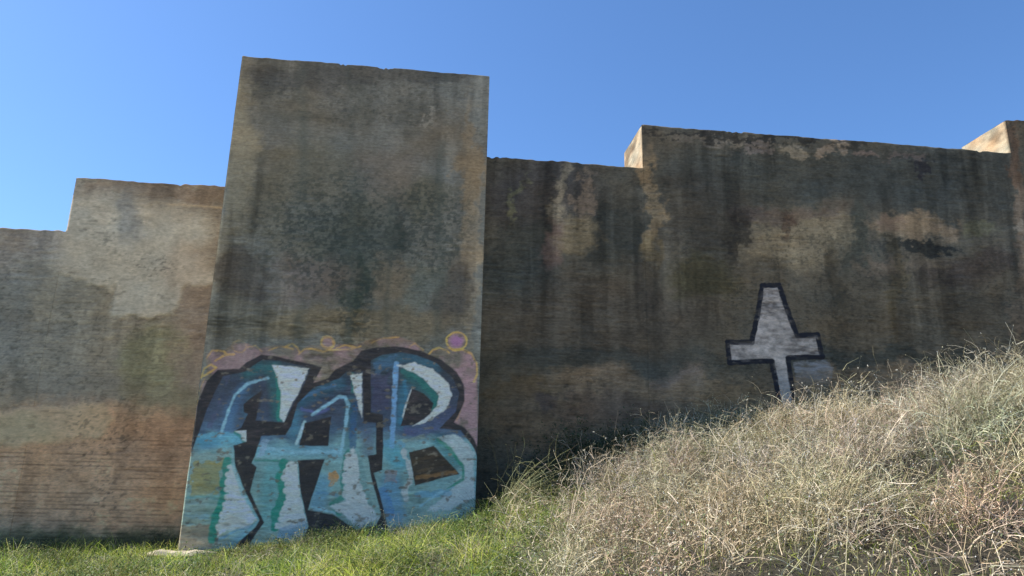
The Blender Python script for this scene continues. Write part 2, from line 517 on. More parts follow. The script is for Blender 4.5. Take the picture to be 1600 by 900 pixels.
# ------------------------------------------------------------------ left wall
def shade_left(px, py, X, Z):
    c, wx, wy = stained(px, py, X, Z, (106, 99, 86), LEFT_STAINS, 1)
    lx, ly = px + 16 * (fbm(X * 4, Z * 4, 2) - 0.5), py + 16 * (fbm(X * 4, Z * 4, 5) - 0.5)
    s1 = poly_sd(lx, ly, PLASTER_L) + 18 * (fbm(X * 2, Z * 2, 4) - 0.5) + 10 * (fbm(X * 9, Z * 9, 6) - 0.5)
    s2 = poly_sd(lx, ly, PLASTER_L2) + 12 * (fbm(X * 2, Z * 2, 3) - 0.5) + 8 * (fbm(X * 9, Z * 9, 1) - 0.5)
    soft = 5 + 20 * sstep(440, 400, py) * (0.4 + fbm(X * 2.5, Z * 2.5, 7, 2))
    m1, m2 = sstep(-soft, soft, s1), sstep(-6, 6, s2)
    cw, pit = weather(c, px, py, X, Z, 0.45, 1, 0.25 + 0.6 * sstep(650, 700, py), 0.35, 0.16 + 0.28 * sstep(655, 700, py))
    cw = cw * (1 + sstep(560, 700, py)[..., None] * np.array([0.15, 0.07, 0.0]))  # lower courses warmed and lightened in colour to offset dim bluish light there
    p1 = np.broadcast_to(lin((132, 126, 111)), c.shape)
    gr = (1 - sstep(0.6, 1.4, np.hypot((wx - 192) / 22, (wy - 345) / 40)))
    p1 = mix(p1, lin((104, 102, 95)), 0.8 * gr)
    warm = 1 - sstep(0.5, 1.3, np.hypot((wx - 300) / 50, (wy - 420) / 50))
    p1 = mix(p1, lin((132, 122, 106)), 0.7 * warm)
    p1, _ = weather(p1, px, py, X, Z, 0.38, 3)
    p2 = np.broadcast_to(lin((140, 122, 98)), c.shape)
    ol = 1 - sstep(0.5, 1.4, np.hypot((wx - 30) / 60, (wy - 678) / 20))
    p2 = mix(p2, lin((128, 117, 92)), 0.7 * ol)
    p2, _ = weather(p2, px, py, X, Z, 0.3, 4)
    line = np.exp(-((py - (318 + (px - 250) * 0.07)) / 1.6) ** 2) * sstep(245, 270, px) * (px < 352)
    cw = mix(cw, lin((150, 132, 104)), 0.5 * line)
    out = mix(mix(cw, p1, m1), p2, 0.9 * m2)
    cs = courses(px, py, X, Z)
    d = relief(X, Z, pit, cs, 2) * (1 - 0.6 * np.maximum(m1, m2)) + 0.018 * m1 + 0.012 * m2
    ids = np.zeros(px.shape, int)
    ids[s1 > 0] = 1
    ids[s2 > 0] = 2
    return out, d, ids


ZB = -2.0
left = tag(empty("wall", (0.5 * (X_L + X_T0), YW, 0.2)), "stepped weathered masonry wall left of the tall tower, with pale plaster remains", "wall")
zs_of = lambda zt: spaced(ZB, zt, lambda z: 0.025 if z > 0.1 else 0.3)


def build_block(parent, xs, zt, shade, seed, Y=YW, thick=THICK, zs=None, chamfer=(0.02, 0.02), extra=(), zfree=(None, None)):
    V, F, Cc, I = masonry_block(xs, zs if zs is not None else zs_of(zt), Y, thick, shade, chamfer, seed, 0.03, zfree)
    loc = np.array(parent.location)
    V = V - loc
    o = submesh("wall_section", V, F, I == 0, M_STONE, parent, Cc)
    for k, nm, mat, lab, par in extra:
        if (I == k).any():
            p = submesh(nm, V, F, I == k, mat, parent if par is None else par, Cc)
            if lab:
                p["label"] = lab
    return o


XB = X_T0 + 0.6                       # the walls run in behind the tower
pl = [(1, "plaster_patch", M_PLASTER, "ragged pale plaster patch high on the wall", None),
      (2, "plaster_patch", M_PLASTER, "low tan plaster band above the bare brick courses", None)]
build_block(left, spaced(-26.0, X_L, lambda x: 0.025 if x > -11.5 else 0.4), Z_L0, shade_left, 1, extra=pl, zfree=(None, 99.0))
build_block(left, spaced(X_L, XB, 0.025), Z_L1, shade_left, 2, extra=pl, zfree=(Z_L0, None))

# ------------------------------------------------------------------ tower with graffiti
GS = 520.0 / 1232.0


def G(pts):
    return [(260 + x * GS, 500 + y * GS) for x, y in pts]


OUTLINE = G([(84, 500), (98, 440), (104, 330), (150, 225), (190, 183), (270, 180), (300, 155), (350, 128), (400, 133), (480, 152),
             (577, 173), (545, 232), (600, 215), (625, 183), (690, 152), (720, 113), (780, 100), (850, 97), (940, 113), (1020, 148),
             (1075, 193), (1102, 240), (1104, 300), (1080, 355), (1066, 378), (1105, 398), (1140, 445), (1156, 482), (1156, 720),
             (1000, 800), (700, 860), (300, 900), (30, 900), (60, 660)])
F_FILL = G([(116, 428), (150, 330), (208, 208), (292, 190), (352, 148), (420, 150), (535, 180), (500, 260), (435, 380), (330, 372),
            (354, 260), (312, 288), (286, 312), (286, 342), (302, 348), (276, 398), (250, 410), (296, 408), (296, 450), (248, 465),
            (256, 540), (292, 640), (345, 740), (330, 768), (270, 818), (225, 880), (20, 900), (60, 660), (86, 512)])
A_FILL = G([(462, 392), (486, 310), (545, 250), (640, 216), (664, 190), (727, 190), (729, 352), (729, 378), (776, 380), (776, 498), (745, 502),
            (760, 590), (796, 722), (775, 760), (705, 778), (620, 722), (524, 702), (586, 514), (486, 520), (498, 640), (525, 765),
            (500, 820), (330, 860), (300, 840), (362, 748), (308, 635), (336, 545), (317, 530), (352, 430), (440, 426)])
A_HOLE = G([(512, 382), (560, 372), (611, 358), (598, 466), (492, 466)])
B_FILL = G([(757, 150), (800, 128), (860, 120), (930, 130), (1000, 160), (1058, 212), (1084, 268), (1072, 338), (1012, 402), (1045, 404),
            (1090, 408), (1140, 480), (1156, 520), (1156, 720), (1000, 820), (835, 840), (792, 650), (768, 566), (800, 556), (802, 500),
            (802, 350), (757, 342)])
B_HOLE1 = G([(908, 254), (952, 272), (988, 308), (976, 350), (915, 388), (866, 392)])
B_HOLE2 = G([(898, 490), (988, 466), (1040, 520), (1084, 570), (1000, 590), (922, 612)])
CLOUD = G([(100, 460), (118, 330), (128, 225), (150, 200), (146, 130), (170, 108), (215, 112), (250, 84), (300, 84), (340, 108), (400, 92),
           (480, 100), (500, 116), (525, 94), (572, 92), (582, 62), (612, 60), (628, 92), (640, 88), (700, 92), (760, 70), (850, 58), (920, 80), (965, 125), (985, 108), (1025, 108),
           (1042, 90), (1038, 68), (1060, 44), (1090, 42), (1112, 66), (1108, 92), (1092, 106), (1130, 118), (1150, 160), (1150, 220), (1158, 470)])
YELLOW = [([(150, 140), (168, 112), (212, 114), (222, 128)], 6, 0.5), ([(300, 100), (330, 96), (352, 116)], 6, 0.35), ([(440, 100), (466, 88), (486, 104), (492, 120)], 6, 0.45), ([(630, 104), (660, 92), (700, 100)], 6, 0.5), ([(760, 82), (800, 66), (860, 64)], 5, 0.35),([(1075 + 38 * math.cos(a), 78 + 34 * math.sin(a)) for a in np.linspace(0, 6.3, 16)], 7, 0.9),
          ([(1060, 112), (1095, 108), (1130, 124), (1148, 160), (1150, 200), (1138, 226)], 7, 0.75),
          ([(968, 128), (985, 110), (1010, 104), (1036, 112), (1048, 120)], 7, 0.7),
          ([(597 + 24 * math.cos(a), 84 + 22 * math.sin(a)) for a in np.linspace(0, 6.3, 12)], 10, 0.6),
          ([(270 + 26 * math.cos(a), 98 + 22 * math.sin(a)) for a in np.linspace(0, 6.3, 12)], 6, 0.3),
          ([(490, 128), (510, 108), (540, 106), (580, 118), (600, 112), (690, 106), (720, 96)], 6, 0.5),
          ([(180, 150), (215, 130), (250, 126)], 8, 0.6), ([(128, 215), (140, 180), (165, 165), (185, 175), (150, 200), (125, 212)], 8, 0.7),
          ([(380, 112), (420, 98), (470, 108)], 6, 0.4), ([(1090, 240), (1100, 300), (1075, 370)], 6, 0.35), ([(110, 320), (122, 260), (140, 220)], 5, 0.4),
          ([(900, 100), (920, 85), (950, 110)], 6, 0.4)]
NAVY, BLUE, SKYB, TEAL = (42, 56, 92), (52, 80, 122), (92, 138, 164), (30, 108, 102)
WHITE, LBLUE = (164, 176, 178), (112, 158, 180)
BLACK = (24, 27, 35)

# (kind, points, width or None, colour, strength, ragged)
F_MARKS = [
    ("l", [(300, 200), (350, 175), (400, 175)], 30, (34, 92, 100), 0.6, -1), ("l", [(400, 190), (412, 280), (418, 350)], 44, (28, 92, 96), 0.6, -1),
    ("l", [(215, 420), (245, 320), (290, 250)], 30, (62, 108, 148), 0.5, -1), ("l", [(300, 340), (320, 300)], 26, (56, 110, 136), 0.5, -1),
    ("l", [(130, 450), (270, 450)], 30, (70, 146, 176), 0.6, -1), ("l", [(170, 560), (205, 640), (170, 740)], 60, (52, 130, 132), 0.5, -1),
    ("l", [(220, 850), (290, 800)], 40, (82, 134, 164), 0.6, -1),
    ("p", [(60, 500), (235, 480), (235, 830), (30, 900)], None, (112, 132, 128), 0.55, 18),
    ("p", [(105, 530), (205, 520), (190, 640), (90, 650)], None, (122, 118, 68), 0.7, 22),
    ("p", [(40, 770), (165, 760), (165, 880), (25, 880)], None, (112, 108, 96), 0.75, 16),
    ("l", [(120, 430), (200, 425), (270, 432)], 22, (84, 150, 176), 0.6, 6),
    ("l", [(80, 655), (190, 655)], 10, (70, 140, 150), 0.5, 6), ("l", [(70, 720), (150, 730)], 16, (104, 150, 172), 0.5, 8),
    ("p", [(222, 250), (210, 210), (230, 205), (170, 400), (150, 400)], None, (62, 70, 102), 0.4, 10),
    ("l", [(408, 180), (420, 250), (422, 320), (420, 365)], 24, TEAL, 0.85, 6),
    ("p", [(390, 166), (460, 172), (530, 180), (480, 285), (434, 376), (420, 360), (424, 270), (410, 215)], None, WHITE, 0.95, 4),
    ("l", [(200, 425), (225, 350), (252, 280), (300, 236), (375, 215)], 11, LBLUE, 0.85, 3),
    ("p", [(345, 280), (358, 262), (345, 330), (310, 345)], None, BLACK, 0.6, 3),
    ("l", [(255, 415), (275, 430), (290, 455)], 12, TEAL, 0.8, 3),
    ("p", [(252, 410), (297, 406), (296, 450), (280, 446), (276, 424)], None, WHITE, 0.9, 2),
    ("l", [(228, 525), (222, 560), (212, 600), (214, 650), (196, 700), (182, 730), (176, 775), (170, 810)], 30, (18, 112, 102), 0.9, 8),
    ("p", [(236, 530), (252, 545), (284, 645), (338, 742), (300, 768), (230, 780), (190, 802), (186, 772), (214, 728), (212, 690), (226, 640), (224, 590)], None, WHITE, 0.95, 8),
    ("b", [(232, 545), (226, 572), (228, 600), (222, 628), (224, 655), (216, 680), (218, 700), (208, 722), (202, 745), (194, 766), (198, 788)], 11, WHITE, 0.9, 3),
    ("l", [(250, 545), (285, 650), (345, 742), (270, 815)], 14, (98, 148, 164), 0.7, 4),
    ("l", [(190, 815), (260, 780), (320, 760)], 8, (70, 120, 150), 0.6, 4),
]
A_MARKS = [
    ("l", [(500, 300), (560, 262), (640, 236)], 40, (34, 84, 106), 0.6, -1), ("l", [(690, 300), (680, 400), (672, 470)], 34, (34, 88, 104), 0.55, -1),
    ("l", [(740, 420), (750, 490)], 40, (60, 64, 94), 0.5, -1), ("l", [(400, 560), (380, 650), (380, 740)], 60, (70, 138, 150), 0.5, -1),
    ("l", [(480, 350), (470, 420)], 30, (56, 116, 140), 0.5, -1), ("l", [(580, 600), (560, 680)], 50, (66, 120, 158), 0.5, -1),
    ("l", [(340, 480), (640, 490)], 30, (82, 140, 170), 0.5, -1),
    ("l", [(505, 290), (560, 260), (620, 240)], 12, (62, 104, 142), 0.6, 5), ("l", [(500, 330), (560, 345), (600, 330)], 12, (78, 92, 150), 0.5, 5),
    ("l", [(540, 352), (590, 318), (640, 284), (664, 286), (672, 310), (664, 390), (646, 490)], 12, LBLUE, 0.85, 3),
    ("l", [(690, 260), (690, 200)], 14, TEAL, 0.6, 8), ("l", [(700, 300), (690, 420), (690, 470)], 22, (36, 70, 112), 0.6, 8),
    ("p", [(680, 200), (726, 194), (724, 362), (712, 330), (702, 280), (690, 240)], None, WHITE, 0.92, 5),
    ("l", [(512, 378), (498, 415), (482, 456)], 13, (140, 178, 190), 0.85, 2),
    ("l", [(350, 470), (480, 492), (600, 488), (640, 486)], 14, LBLUE, 0.75, 5), ("l", [(330, 520), (450, 522)], 6, TEAL, 0.7, 4),
    ("p", [(355, 440), (380, 445), (360, 500), (335, 510)], None, (120, 150, 176), 0.6, 6),
    ("l", [(436, 528), (432, 560), (422, 590), (428, 640), (428, 670), (408, 705), (400, 770)], 32, (18, 112, 102), 0.9, 7),
    ("p", [(448, 526), (486, 526), (498, 640), (522, 752), (470, 770), (430, 780), (405, 768), (432, 720), (448, 660), (438, 600)], None, WHITE, 0.9, 8),
    ("b", [(450, 540), (444, 562), (440, 585), (446, 608), (444, 632), (450, 655), (446, 680), (440, 700), (428, 715), (426, 738), (412, 758)], 12, (154, 168, 174), 0.9, 3),
    ("l", [(486, 526), (500, 645), (524, 755)], 9, (104, 152, 166), 0.6, 3),
    ("p", [(420, 770), (520, 740), (520, 800), (400, 830)], None, (92, 128, 158), 0.6, 8),
    ("l", [(672, 490), (660, 540), (652, 600), (658, 655), (610, 685), (640, 715)], 20, TEAL, 0.8, 6),
    ("p", [(690, 474), (706, 520), (716, 600), (745, 680), (790, 735), (715, 768), (640, 712), (600, 690), (660, 668), (668, 640), (656, 590), (668, 520)], None, (148, 164, 172), 0.92, 8),
    ("b", [(688, 486), (676, 505), (672, 528), (666, 550), (664, 574), (660, 598), (666, 622), (664, 644)], 13, (148, 164, 172), 0.9, 3),
    ("l", [(740, 520), (752, 600), (785, 715)], 24, (112, 146, 150), 0.6, 8),
    ("l", [(560, 640), (630, 650)], 10, (60, 112, 150), 0.5, 6), ("l", [(540, 690), (620, 715)], 8, LBLUE, 0.6, 4),
    ("p", [(598, 560), (630, 555), (638, 600), (600, 612)], None, (148, 112, 62), 0.75, 12),
]
B_MARKS = [
    ("l", [(790, 150), (900, 140), (1000, 175)], 26, (38, 88, 112), 0.55, -1), ("l", [(900, 200), (960, 250), (990, 310)], 50, (24, 84, 88), 0.7, -1),
    ("l", [(878, 260), (870, 380)], 34, (40, 104, 130), 0.6, -1), ("l", [(1050, 340), (980, 400), (900, 420)], 40, (58, 68, 104), 0.5, -1),
    ("l", [(830, 480), (860, 520)], 60, (60, 136, 160), 0.6, -1), ("l", [(830, 600), (850, 720)], 60, (64, 116, 160), 0.5, -1), ("l", [(1010, 450), (1070, 520)], 40, (40, 108, 118), 0.6, -1),
    ("p", [(760, 160), (850, 130), (850, 170), (780, 200)], None, (50, 84, 112), 0.6, 12),
    ("p", [(762, 200), (825, 200), (825, 340), (762, 338)], None, (52, 54, 84), 0.5, 12),
    ("l", [(850, 160), (846, 240), (840, 330), (836, 465)], 18, (92, 138, 180), 0.85, 4),
    ("l", [(880, 188), (925, 208), (955, 240), (990, 270), (1002, 300), (985, 325)], 26, (26, 92, 92), 0.85, 7),
    ("l", [(880, 230), (890, 300), (868, 380)], 14, (40, 100, 130), 0.7, 5),
    ("p", [(852, 166), (920, 158), (990, 184), (1040, 232), (1058, 280), (1035, 330), (985, 368), (912, 392), (962, 360), (1000, 322), (1010, 280), (975, 240), (925, 198)], None, WHITE, 0.95, 5),
    ("l", [(910, 258), (890, 310), (878, 356)], 11, WHITE, 0.9, 2),
    ("p", [(880, 395), (1000, 400), (960, 430), (880, 430)], None, (58, 68, 106), 0.5, 10),
    ("p", [(995, 432), (1080, 424), (1138, 490), (1140, 660), (1060, 700), (960, 710), (1050, 630), (1108, 560), (1072, 500)], None, (140, 162, 170), 0.9, 9),
    ("l", [(1005, 440), (1050, 480), (1096, 540), (1100, 590), (1040, 626)], 11, (34, 112, 98), 0.85, 4),
    ("l", [(880, 490), (898, 540), (905, 590), (882, 640), (890, 660)], 20, (150, 162, 168), 0.7, 14),
    ("l", [(800, 640), (830, 720)], 40, (62, 108, 158), 0.6, 12), ("l", [(930, 650), (1040, 640)], 26, (72, 128, 160), 0.6, 10),
    ("l", [(940, 690), (1010, 640), (1060, 620)], 8, LBLUE, 0.7, 4), ("p", [(810, 560), (850, 560), (850, 600), (810, 600)], None, (116, 100, 96), 0.5, 12),
    ("l", [(800, 450), (870, 460)], 20, (82, 136, 168), 0.6, 10), ("l", [(880, 445), (950, 432)], 12, (110, 130, 120), 0.5, 8),
]
H2_MARKS = [("l", [(930, 584), (1000, 574), (1070, 562)], 14, (104, 82, 54), 0.85, 5), ("l", [(915, 520), (1000, 500)], 10, (58, 50, 38), 0.6, 8),
            ("l", [(930, 560), (1020, 540)], 8, (66, 56, 42), 0.6, 6)]


def paint_marks(c, m, marks, gx, gy, n1, n2):
    for kind, pts, w, col, st, rag in marks:
        pts2 = [(float(a), float(b)) for a, b in pts]
        if kind == "p":
            sd = poly_sd(gx, gy, pts2)
        elif kind == "b":                    # a row of cloud-like bumps
            sd = np.full(gx.shape, -1e3)
            for i, (bx_, by_) in enumerate(pts2):
                sd = np.maximum(sd, w * (0.8 + 0.4 * ((i * 7) % 5) / 4) - np.hypot(gx - bx_, gy - by_))
        else:
            sd = w * 0.5 - seg_dist(gx, gy, pts2, False)
        a = sstep(-24, 14, sd + 8 * n1) if rag < 0 else sstep(-3.5, 3.5, sd + rag * 2.2 * n1)
        # dry, streaky coverage of the brush and can
        a = a * np.clip(st + 0.55 * n2, 0, 1) * m
        c = mix(c, lin(col), a)
    return c


def shade_tower(px, py, X, Z):
    c, wx, wy = stained(px, py, X, Z, (86, 87, 81), TOWER_STAINS, 3)
    c, pit = weather(c, px, py, X, Z, 0.40, 2, 0.2, 0.6, 0.14)
    c = c * np.array([1.04, 1.0, 0.97])
    hub = np.maximum(1 - np.hypot((wx - 530) / 150, (wy - 370) / 125), 1 - np.hypot((wx - 660) / 100, (wy - 350) / 90))
    hub = np.maximum(hub, 1 - np.hypot((wx - 550) / 40, (wy - 470) / 90))
    dots = sstep(0.56, 0.66, fbm(X * 16, Z * 22, 4, 3) + 0.16 * np.clip(hub, -0.6, 0.8))
    c = mix(c, lin((34, 42, 40)), 0.5 * dots * sstep(-0.2, 0.5, hub))
    for vx, hw in ((548, 6), (470, 9), (610, 7), (690, 8)):            # water runs
        c = mix(c, lin((60, 64, 58)), 0.45 * np.exp(-((wx * 0.25 + px * 0.75 - vx - (py - 300) * -0.02) / hw) ** 2) * sstep(0.4, 0.6, fbm(X * 2, Z * 0.7, 3, 3)))
    cs = courses(px, py, X, Z)
    d = relief(X, Z, pit, cs, 4) * 0.8
    ids = np.zeros(px.shape, int)
    sel = np.where(py.max(axis=1) > 505)[0]
    r = slice(sel.min(), sel.max() + 1)
    PX, PY, XX, ZZ = px[r], py[r], X[r], Z[r]
    cc = c[r]
    old = cc.copy()
    wob = 2.2 * (fbm(XX * 5, ZZ * 5, 1) - 0.5), 2.2 * (fbm(XX * 5, ZZ * 5, 4) - 0.5)
    qx, qy = PX + wob[0], PY + wob[1]
    gx, gy = (qx - 260) / GS, (qy - 500) / GS
    n1 = fbm(XX * 12, ZZ * 12, 2, 3) - 0.5
    n2 = fbm(XX * 5, ZZ * 22, 5, 3) - 0.5
    patchy = fbm(XX * 4, ZZ * 4, 6, 3) - 0.5
    sid = np.zeros(PX.shape, int)
    s = poly_sd(qx, qy, CLOUD)
    fade = np.clip(0.48 + 3.0 * patchy, 0, 0.85) * (0.65 + 0.35 * sstep(600, 720, PX))
    fade = np.maximum(fade, 0.75 * sstep(718, 735, PX) * sstep(560, 600, PY))
    cc = mix(cc, lin((132, 112, 122)), sstep(-2, 4, s) * fade)
    pc = 1 - sstep(0.4, 1.1, np.hypot((gx - 1075) / 30, (gy - 78) / 26))
    cc = mix(cc, lin((122, 78, 140)), 0.55 * pc)
    sid[s > 0] = 1
    for pts, w, st in YELLOW:
        a = sstep(-2.5, 2.5, w * 0.5 - seg_dist(gx, gy, pts, False) + 5 * n1)
        cc = mix(cc, lin((158, 134, 76)), a * np.clip(st + n2, 0, 1))
    # black outline
    s = poly_sd(qx, qy, OUTLINE)
    cc = mix(cc, lin(BLACK), sstep(-1.2, 1.2, s) * np.clip(0.97 + 0.3 * n2, 0, 1))
    sid[s > 0] = 2
    # blue fading down to pale turquoise
    g = np.clip((gy - 120) / 700, 0, 1)
    n3 = 0.16 * (fbm(XX * 2.5, ZZ * 5, 3, 3) - 0.5)
    stops = [(0.0, (32, 50, 62)), (0.10, (38, 54, 68)), (0.22, (41, 54, 74)), (0.36, (48, 66, 88)), (0.43, (58, 86, 112)), (0.50, (100, 140, 148)), (0.7, (94, 132, 138)), (1.0, (112, 138, 134))]
    fill = np.zeros(PX.shape + (3,))
    gg = np.clip(g + n3, 0, 1)
    xs_ = [a for a, _ in stops]
    for ch in range(3):
        fill[..., ch] = np.interp(gg, xs_, [lin(b)[ch] for _, b in stops])
    fill = fill * np.clip(1 + 0.7 * n2 + 0.6 * patchy, 0.4, 1.8)[..., None]
    for k, poly, holes, marks in ((3, F_FILL, [], F_MARKS), (4, A_FILL, [A_HOLE], A_MARKS), (5, B_FILL, [B_HOLE1, B_HOLE2], B_MARKS)):
        s = poly_sd(qx, qy, poly)
        for hpoly in holes:
            s = np.minimum(s, -poly_sd(qx, qy, hpoly))
        m = sstep(-1.0, 1.0, s)
        lc = paint_marks(fill, np.ones_like(m), marks, gx, gy, n1, n2)
        cc = mix(cc, lc, m)
        sid[s > 0] = k
    h2 = sstep(-1, 1, poly_sd(qx, qy, B_HOLE2))
    cc = mix(cc, lin((44, 40, 32)), 0.75 * h2)
    cc = paint_marks(cc, h2, H2_MARKS, gx, gy, n1, n2)
    # wear: the joints and flaked spots let the wall show through the paint
    worn = sstep(0.66, 0.8, fbm(XX * 9, ZZ * 16, 7, 3)) * 0.65 + 0.15
    cc = mix(cc, old, np.where(sid > 0, worn, 0))
    cc = cc * np.clip(1 + 0.75 * (courses(PX, PY, XX, ZZ) - 0.5), 0.5, 1.5)[..., None]
    cc = cc * np.where(sid[..., None] > 0, np.array([1.12, 0.96, 0.85]), 1.0)     # paint colour warmed to offset the bluish shade light at the tower foot
    c[r] = cc
    ids[r] = sid
    return c, d, ids


tower = tag(empty("tower", (0.5 * (X_T0 + X_T1), YT, 0.3)), "tall plain masonry tower standing proud of the wall, with blue FAB graffiti on its foot", "tower")
zg = on_plane(720, 505, YT)[2]
V, F, Cc, I = masonry_block(np.r_[X_T0, spaced(X_T0 + 0.024, X_T1, 0.0135)], spaced(ZB, Z_T, lambda z: 0.3 if z < -0.1 else (0.0135 if z < zg else 0.022)), YT, 3.6, shade_tower, (0.026, 0.015), 5, 0.018)
V = V - np.array(tower.location)
submesh("masonry", V, F, I == 0, M_STONE, tower, Cc)
graf = submesh("graffiti", V, F, I == 2, M_PAINT, tower, Cc)
graf["label"] = "black outlined FAB graffiti lettering in blue and turquoise"
o = submesh("cloud_background", V, F, I == 1, M_PAINT, graf, Cc)
o["label"] = "faded purple cloud edged with yellow above the letters"
for k, l in ((3, "left letter F of the graffiti, with long pale leg"), (4, "middle letter A of the graffiti"), (5, "right letter B of the graffiti, with white crescent")):
    o = submesh("letter", V, F, I == k, M_PAINT, graf, Cc)
    o["label"] = l

# ------------------------------------------------------------------ right wall with the painted cross
CS = 200.0 / 818.0


def Q(pts):
    return [(1120 + x * CS, 430 + y * CS) for x, y in pts]


X_FILL = Q([(288, 72), (392, 70), (512, 388), (642, 386), (668, 518), (442, 526), (462, 640), (488, 800), (510, 960), (428, 960), (400, 800), (358, 545), (78, 560), (66, 432), (224, 432), (262, 270)])
X_LINES = [Q([(352, 548), (80, 558), (66, 428), (222, 430), (262, 250), (288, 66), (396, 64), (450, 220), (512, 385), (642, 380), (676, 522), (452, 528), (470, 620), (490, 760), (502, 900)]),
           Q([(352, 548), (380, 690), (408, 850), (425, 950)])]
X_SIDE = Q([(482, 552), (690, 542), (745, 600), (735, 690), (640, 735), (515, 745)])


def shade_right(px, py, X, Z):
    c, wx, wy = stained(px, py, X, Z, (70, 67, 58), RIGHT_STAINS, 2)
    c, pit = weather(c, px, py, X, Z, 0.55, 5, 0.4, 0.62 * sstep(600, 480, py), 0.15)
    c = c * np.array([1.03, 1.0, 0.98])
    cs = courses(px, py, X, Z)
    d = relief(X, Z, pit, cs, 6)
    n1 = fbm(X * 12, Z * 12, 2, 3) - 0.5
    n2 = fbm(X * 6, Z * 18, 5, 3) - 0.5
    qx, qy = px + 1.5 * (fbm(X * 4, Z * 4, 1) - 0.5), py + 1.5 * (fbm(X * 4, Z * 4, 3) - 0.5)
    ids = np.zeros(px.shape, int)
    s = poly_sd(qx, qy, X_SIDE) + 8 * n1
    mm = sstep(-2, 3, s) * sstep(606, 572, py)
    c = mix(c, lin((100, 101, 102)), mm * np.clip(0.55 + 1.2 * n2, 0, 0.95))
    ids[(s > 0)] = 3
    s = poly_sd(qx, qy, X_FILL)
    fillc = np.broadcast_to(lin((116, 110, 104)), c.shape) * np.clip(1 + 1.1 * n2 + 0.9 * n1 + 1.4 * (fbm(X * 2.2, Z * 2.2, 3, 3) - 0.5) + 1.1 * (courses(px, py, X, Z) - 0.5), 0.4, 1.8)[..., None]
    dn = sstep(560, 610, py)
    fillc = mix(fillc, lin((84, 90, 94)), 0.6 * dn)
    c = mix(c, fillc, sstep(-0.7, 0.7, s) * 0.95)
    ids[s > 0] = 1
    for L in X_LINES:
        s = 4.0 - seg_dist(qx, qy, L, False) + 2.2 * n1
        c = mix(c, lin((20, 21, 26)), sstep(-0.8, 0.8, s) * np.clip(0.95 + n2, 0, 1))
        ids[s > 0] = 2
    return c, d, ids


right = tag(empty("wall", (4.5, YW, 1.8)), "dark stepped masonry wall right of the tower, with a painted silver cross", "wall")
XA = X_T1 - 0.6
zc0, zc1 = on_plane(1200, 640, YW)[2], on_plane(1200, 440, YW)[2]
xc0, xc1 = on_plane(1130, 540, YW)[0], on_plane(1310, 540, YW)[0]
rz = lambda zt: spaced(ZB, zt, lambda z: 0.3 if z < 0.9 else (0.014 if zc0 < z < zc1 else 0.025))
build_block(right, spaced(XA, X_R0, 0.025), Z_R0, shade_right, 3, zs=rz(Z_R0), zfree=(None, 99.0))
V, F, Cc, I = masonry_block(spaced(X_R0, X_R1, 0.025, [(xc0, xc1, 0.014)]), rz(Z_R1), YW, THICK, shade_right, (0.02, 0.02), 4, 0.02, (Z_R0, 99.0))
V = V - np.array(right.location)
submesh("wall_section", V, F, I == 0, M_STONE, right, Cc)
cross = submesh("painted_cross", V, F, I == 1, M_PAINT, right, Cc)
cross["label"] = "silver painted cross with a flared upper arm"
submesh("outline", V, F, I == 2, M_PAINT, cross, Cc)["label"] = "black outline of the painted cross"
submesh("paint_patch", V, F, I == 3, M_PAINT, right, Cc)["label"] = "faint unfinished grey paint patch below the cross arm"
build_block(right, spaced(X_R1, 30.0, lambda x: 0.025 if x < X_R1 + 1.6 else 0.4), Z_R2, shade_right, 6, zfree=(Z_R1, None))

# ------------------------------------------------------------------ ground
CP = []                              # (X, Y, Z) of the bare ground


def cp(px, py, depth, cover):
    p = on_plane(px, py, depth)
    CP.append((p[0], p[1], p[2] - cover))


for a in [(-60, 858, YW, .05), (100, 856, YW, .05), (270, 852, YW, .05), (277, 864, YT, 0.0), (420, 850, YT, .05), (600, 825, YT, .1), (745, 800, YT, .15),
          (765, 790, YW, .1), (850, 742, YW, .1), (950, 705, YW, .15), (1100, 678, YW, .2), (1300, 665, YW, .3), (1600, 645, YW, .4),
          (0, 900, 10, .12), (300, 902, 9, .12), (500, 900, 7.8, .15), (700, 900, 6.5, .18), (1000, 900, 5, .25), (1300, 900, 4.5, .3), (1600, 900, 4, .35),
          (150, 875, 12, .1), (400, 872, 11, .12), (600, 850, 10.5, .15), (700, 840, 9, .18), (820, 815, 9.5, .2), (1000, 805, 7.5, .28), (1300, 760, 6.2, .35), (1600, 745, 5.6, .4),
          (900, 752, 11.6, .22), (1050, 695, 10.8, .32), (1200, 662, 9.8, .45), (1400, 628, 8.8, .42), (1500, 590, 8.4, .45), (1600, 578, 8.2, .5), (1780, 570, 8, .5)]:
    cp(*a)
CP += [(0, 0, 0), (-4, 0, -.1), (4, 0, .6), (0, -6, -.3), (-9, 3, -.1), (-14, 9, .1), (-14, 14, .2), (10, 2, 1.8), (14, 8, 3.0), (15, 14.5, 3.6), (2, 3, .5)]
CPn = np.array(CP)


def tps_fit(P, smooth=0.04):
    n = len(P)
    d = np.hypot(P[:, None, 0] - P[None, :, 0], P[:, None, 1] - P[None, :, 1])
    Km = np.where(d > 0, d ** 2 * np.log(d + 1e-12), 0) + smooth * n * np.eye(n) * 0.1
    Pm = np.c_[np.ones(n), P[:, :2]]
    A = np.zeros((n + 3, n + 3))
    A[:n, :n] = Km
    A[:n, n:] = Pm
    A[n:, :n] = Pm.T
    return np.linalg.solve(A, np.r_[P[:, 2], 0, 0, 0])


TW = tps_fit(CPn)


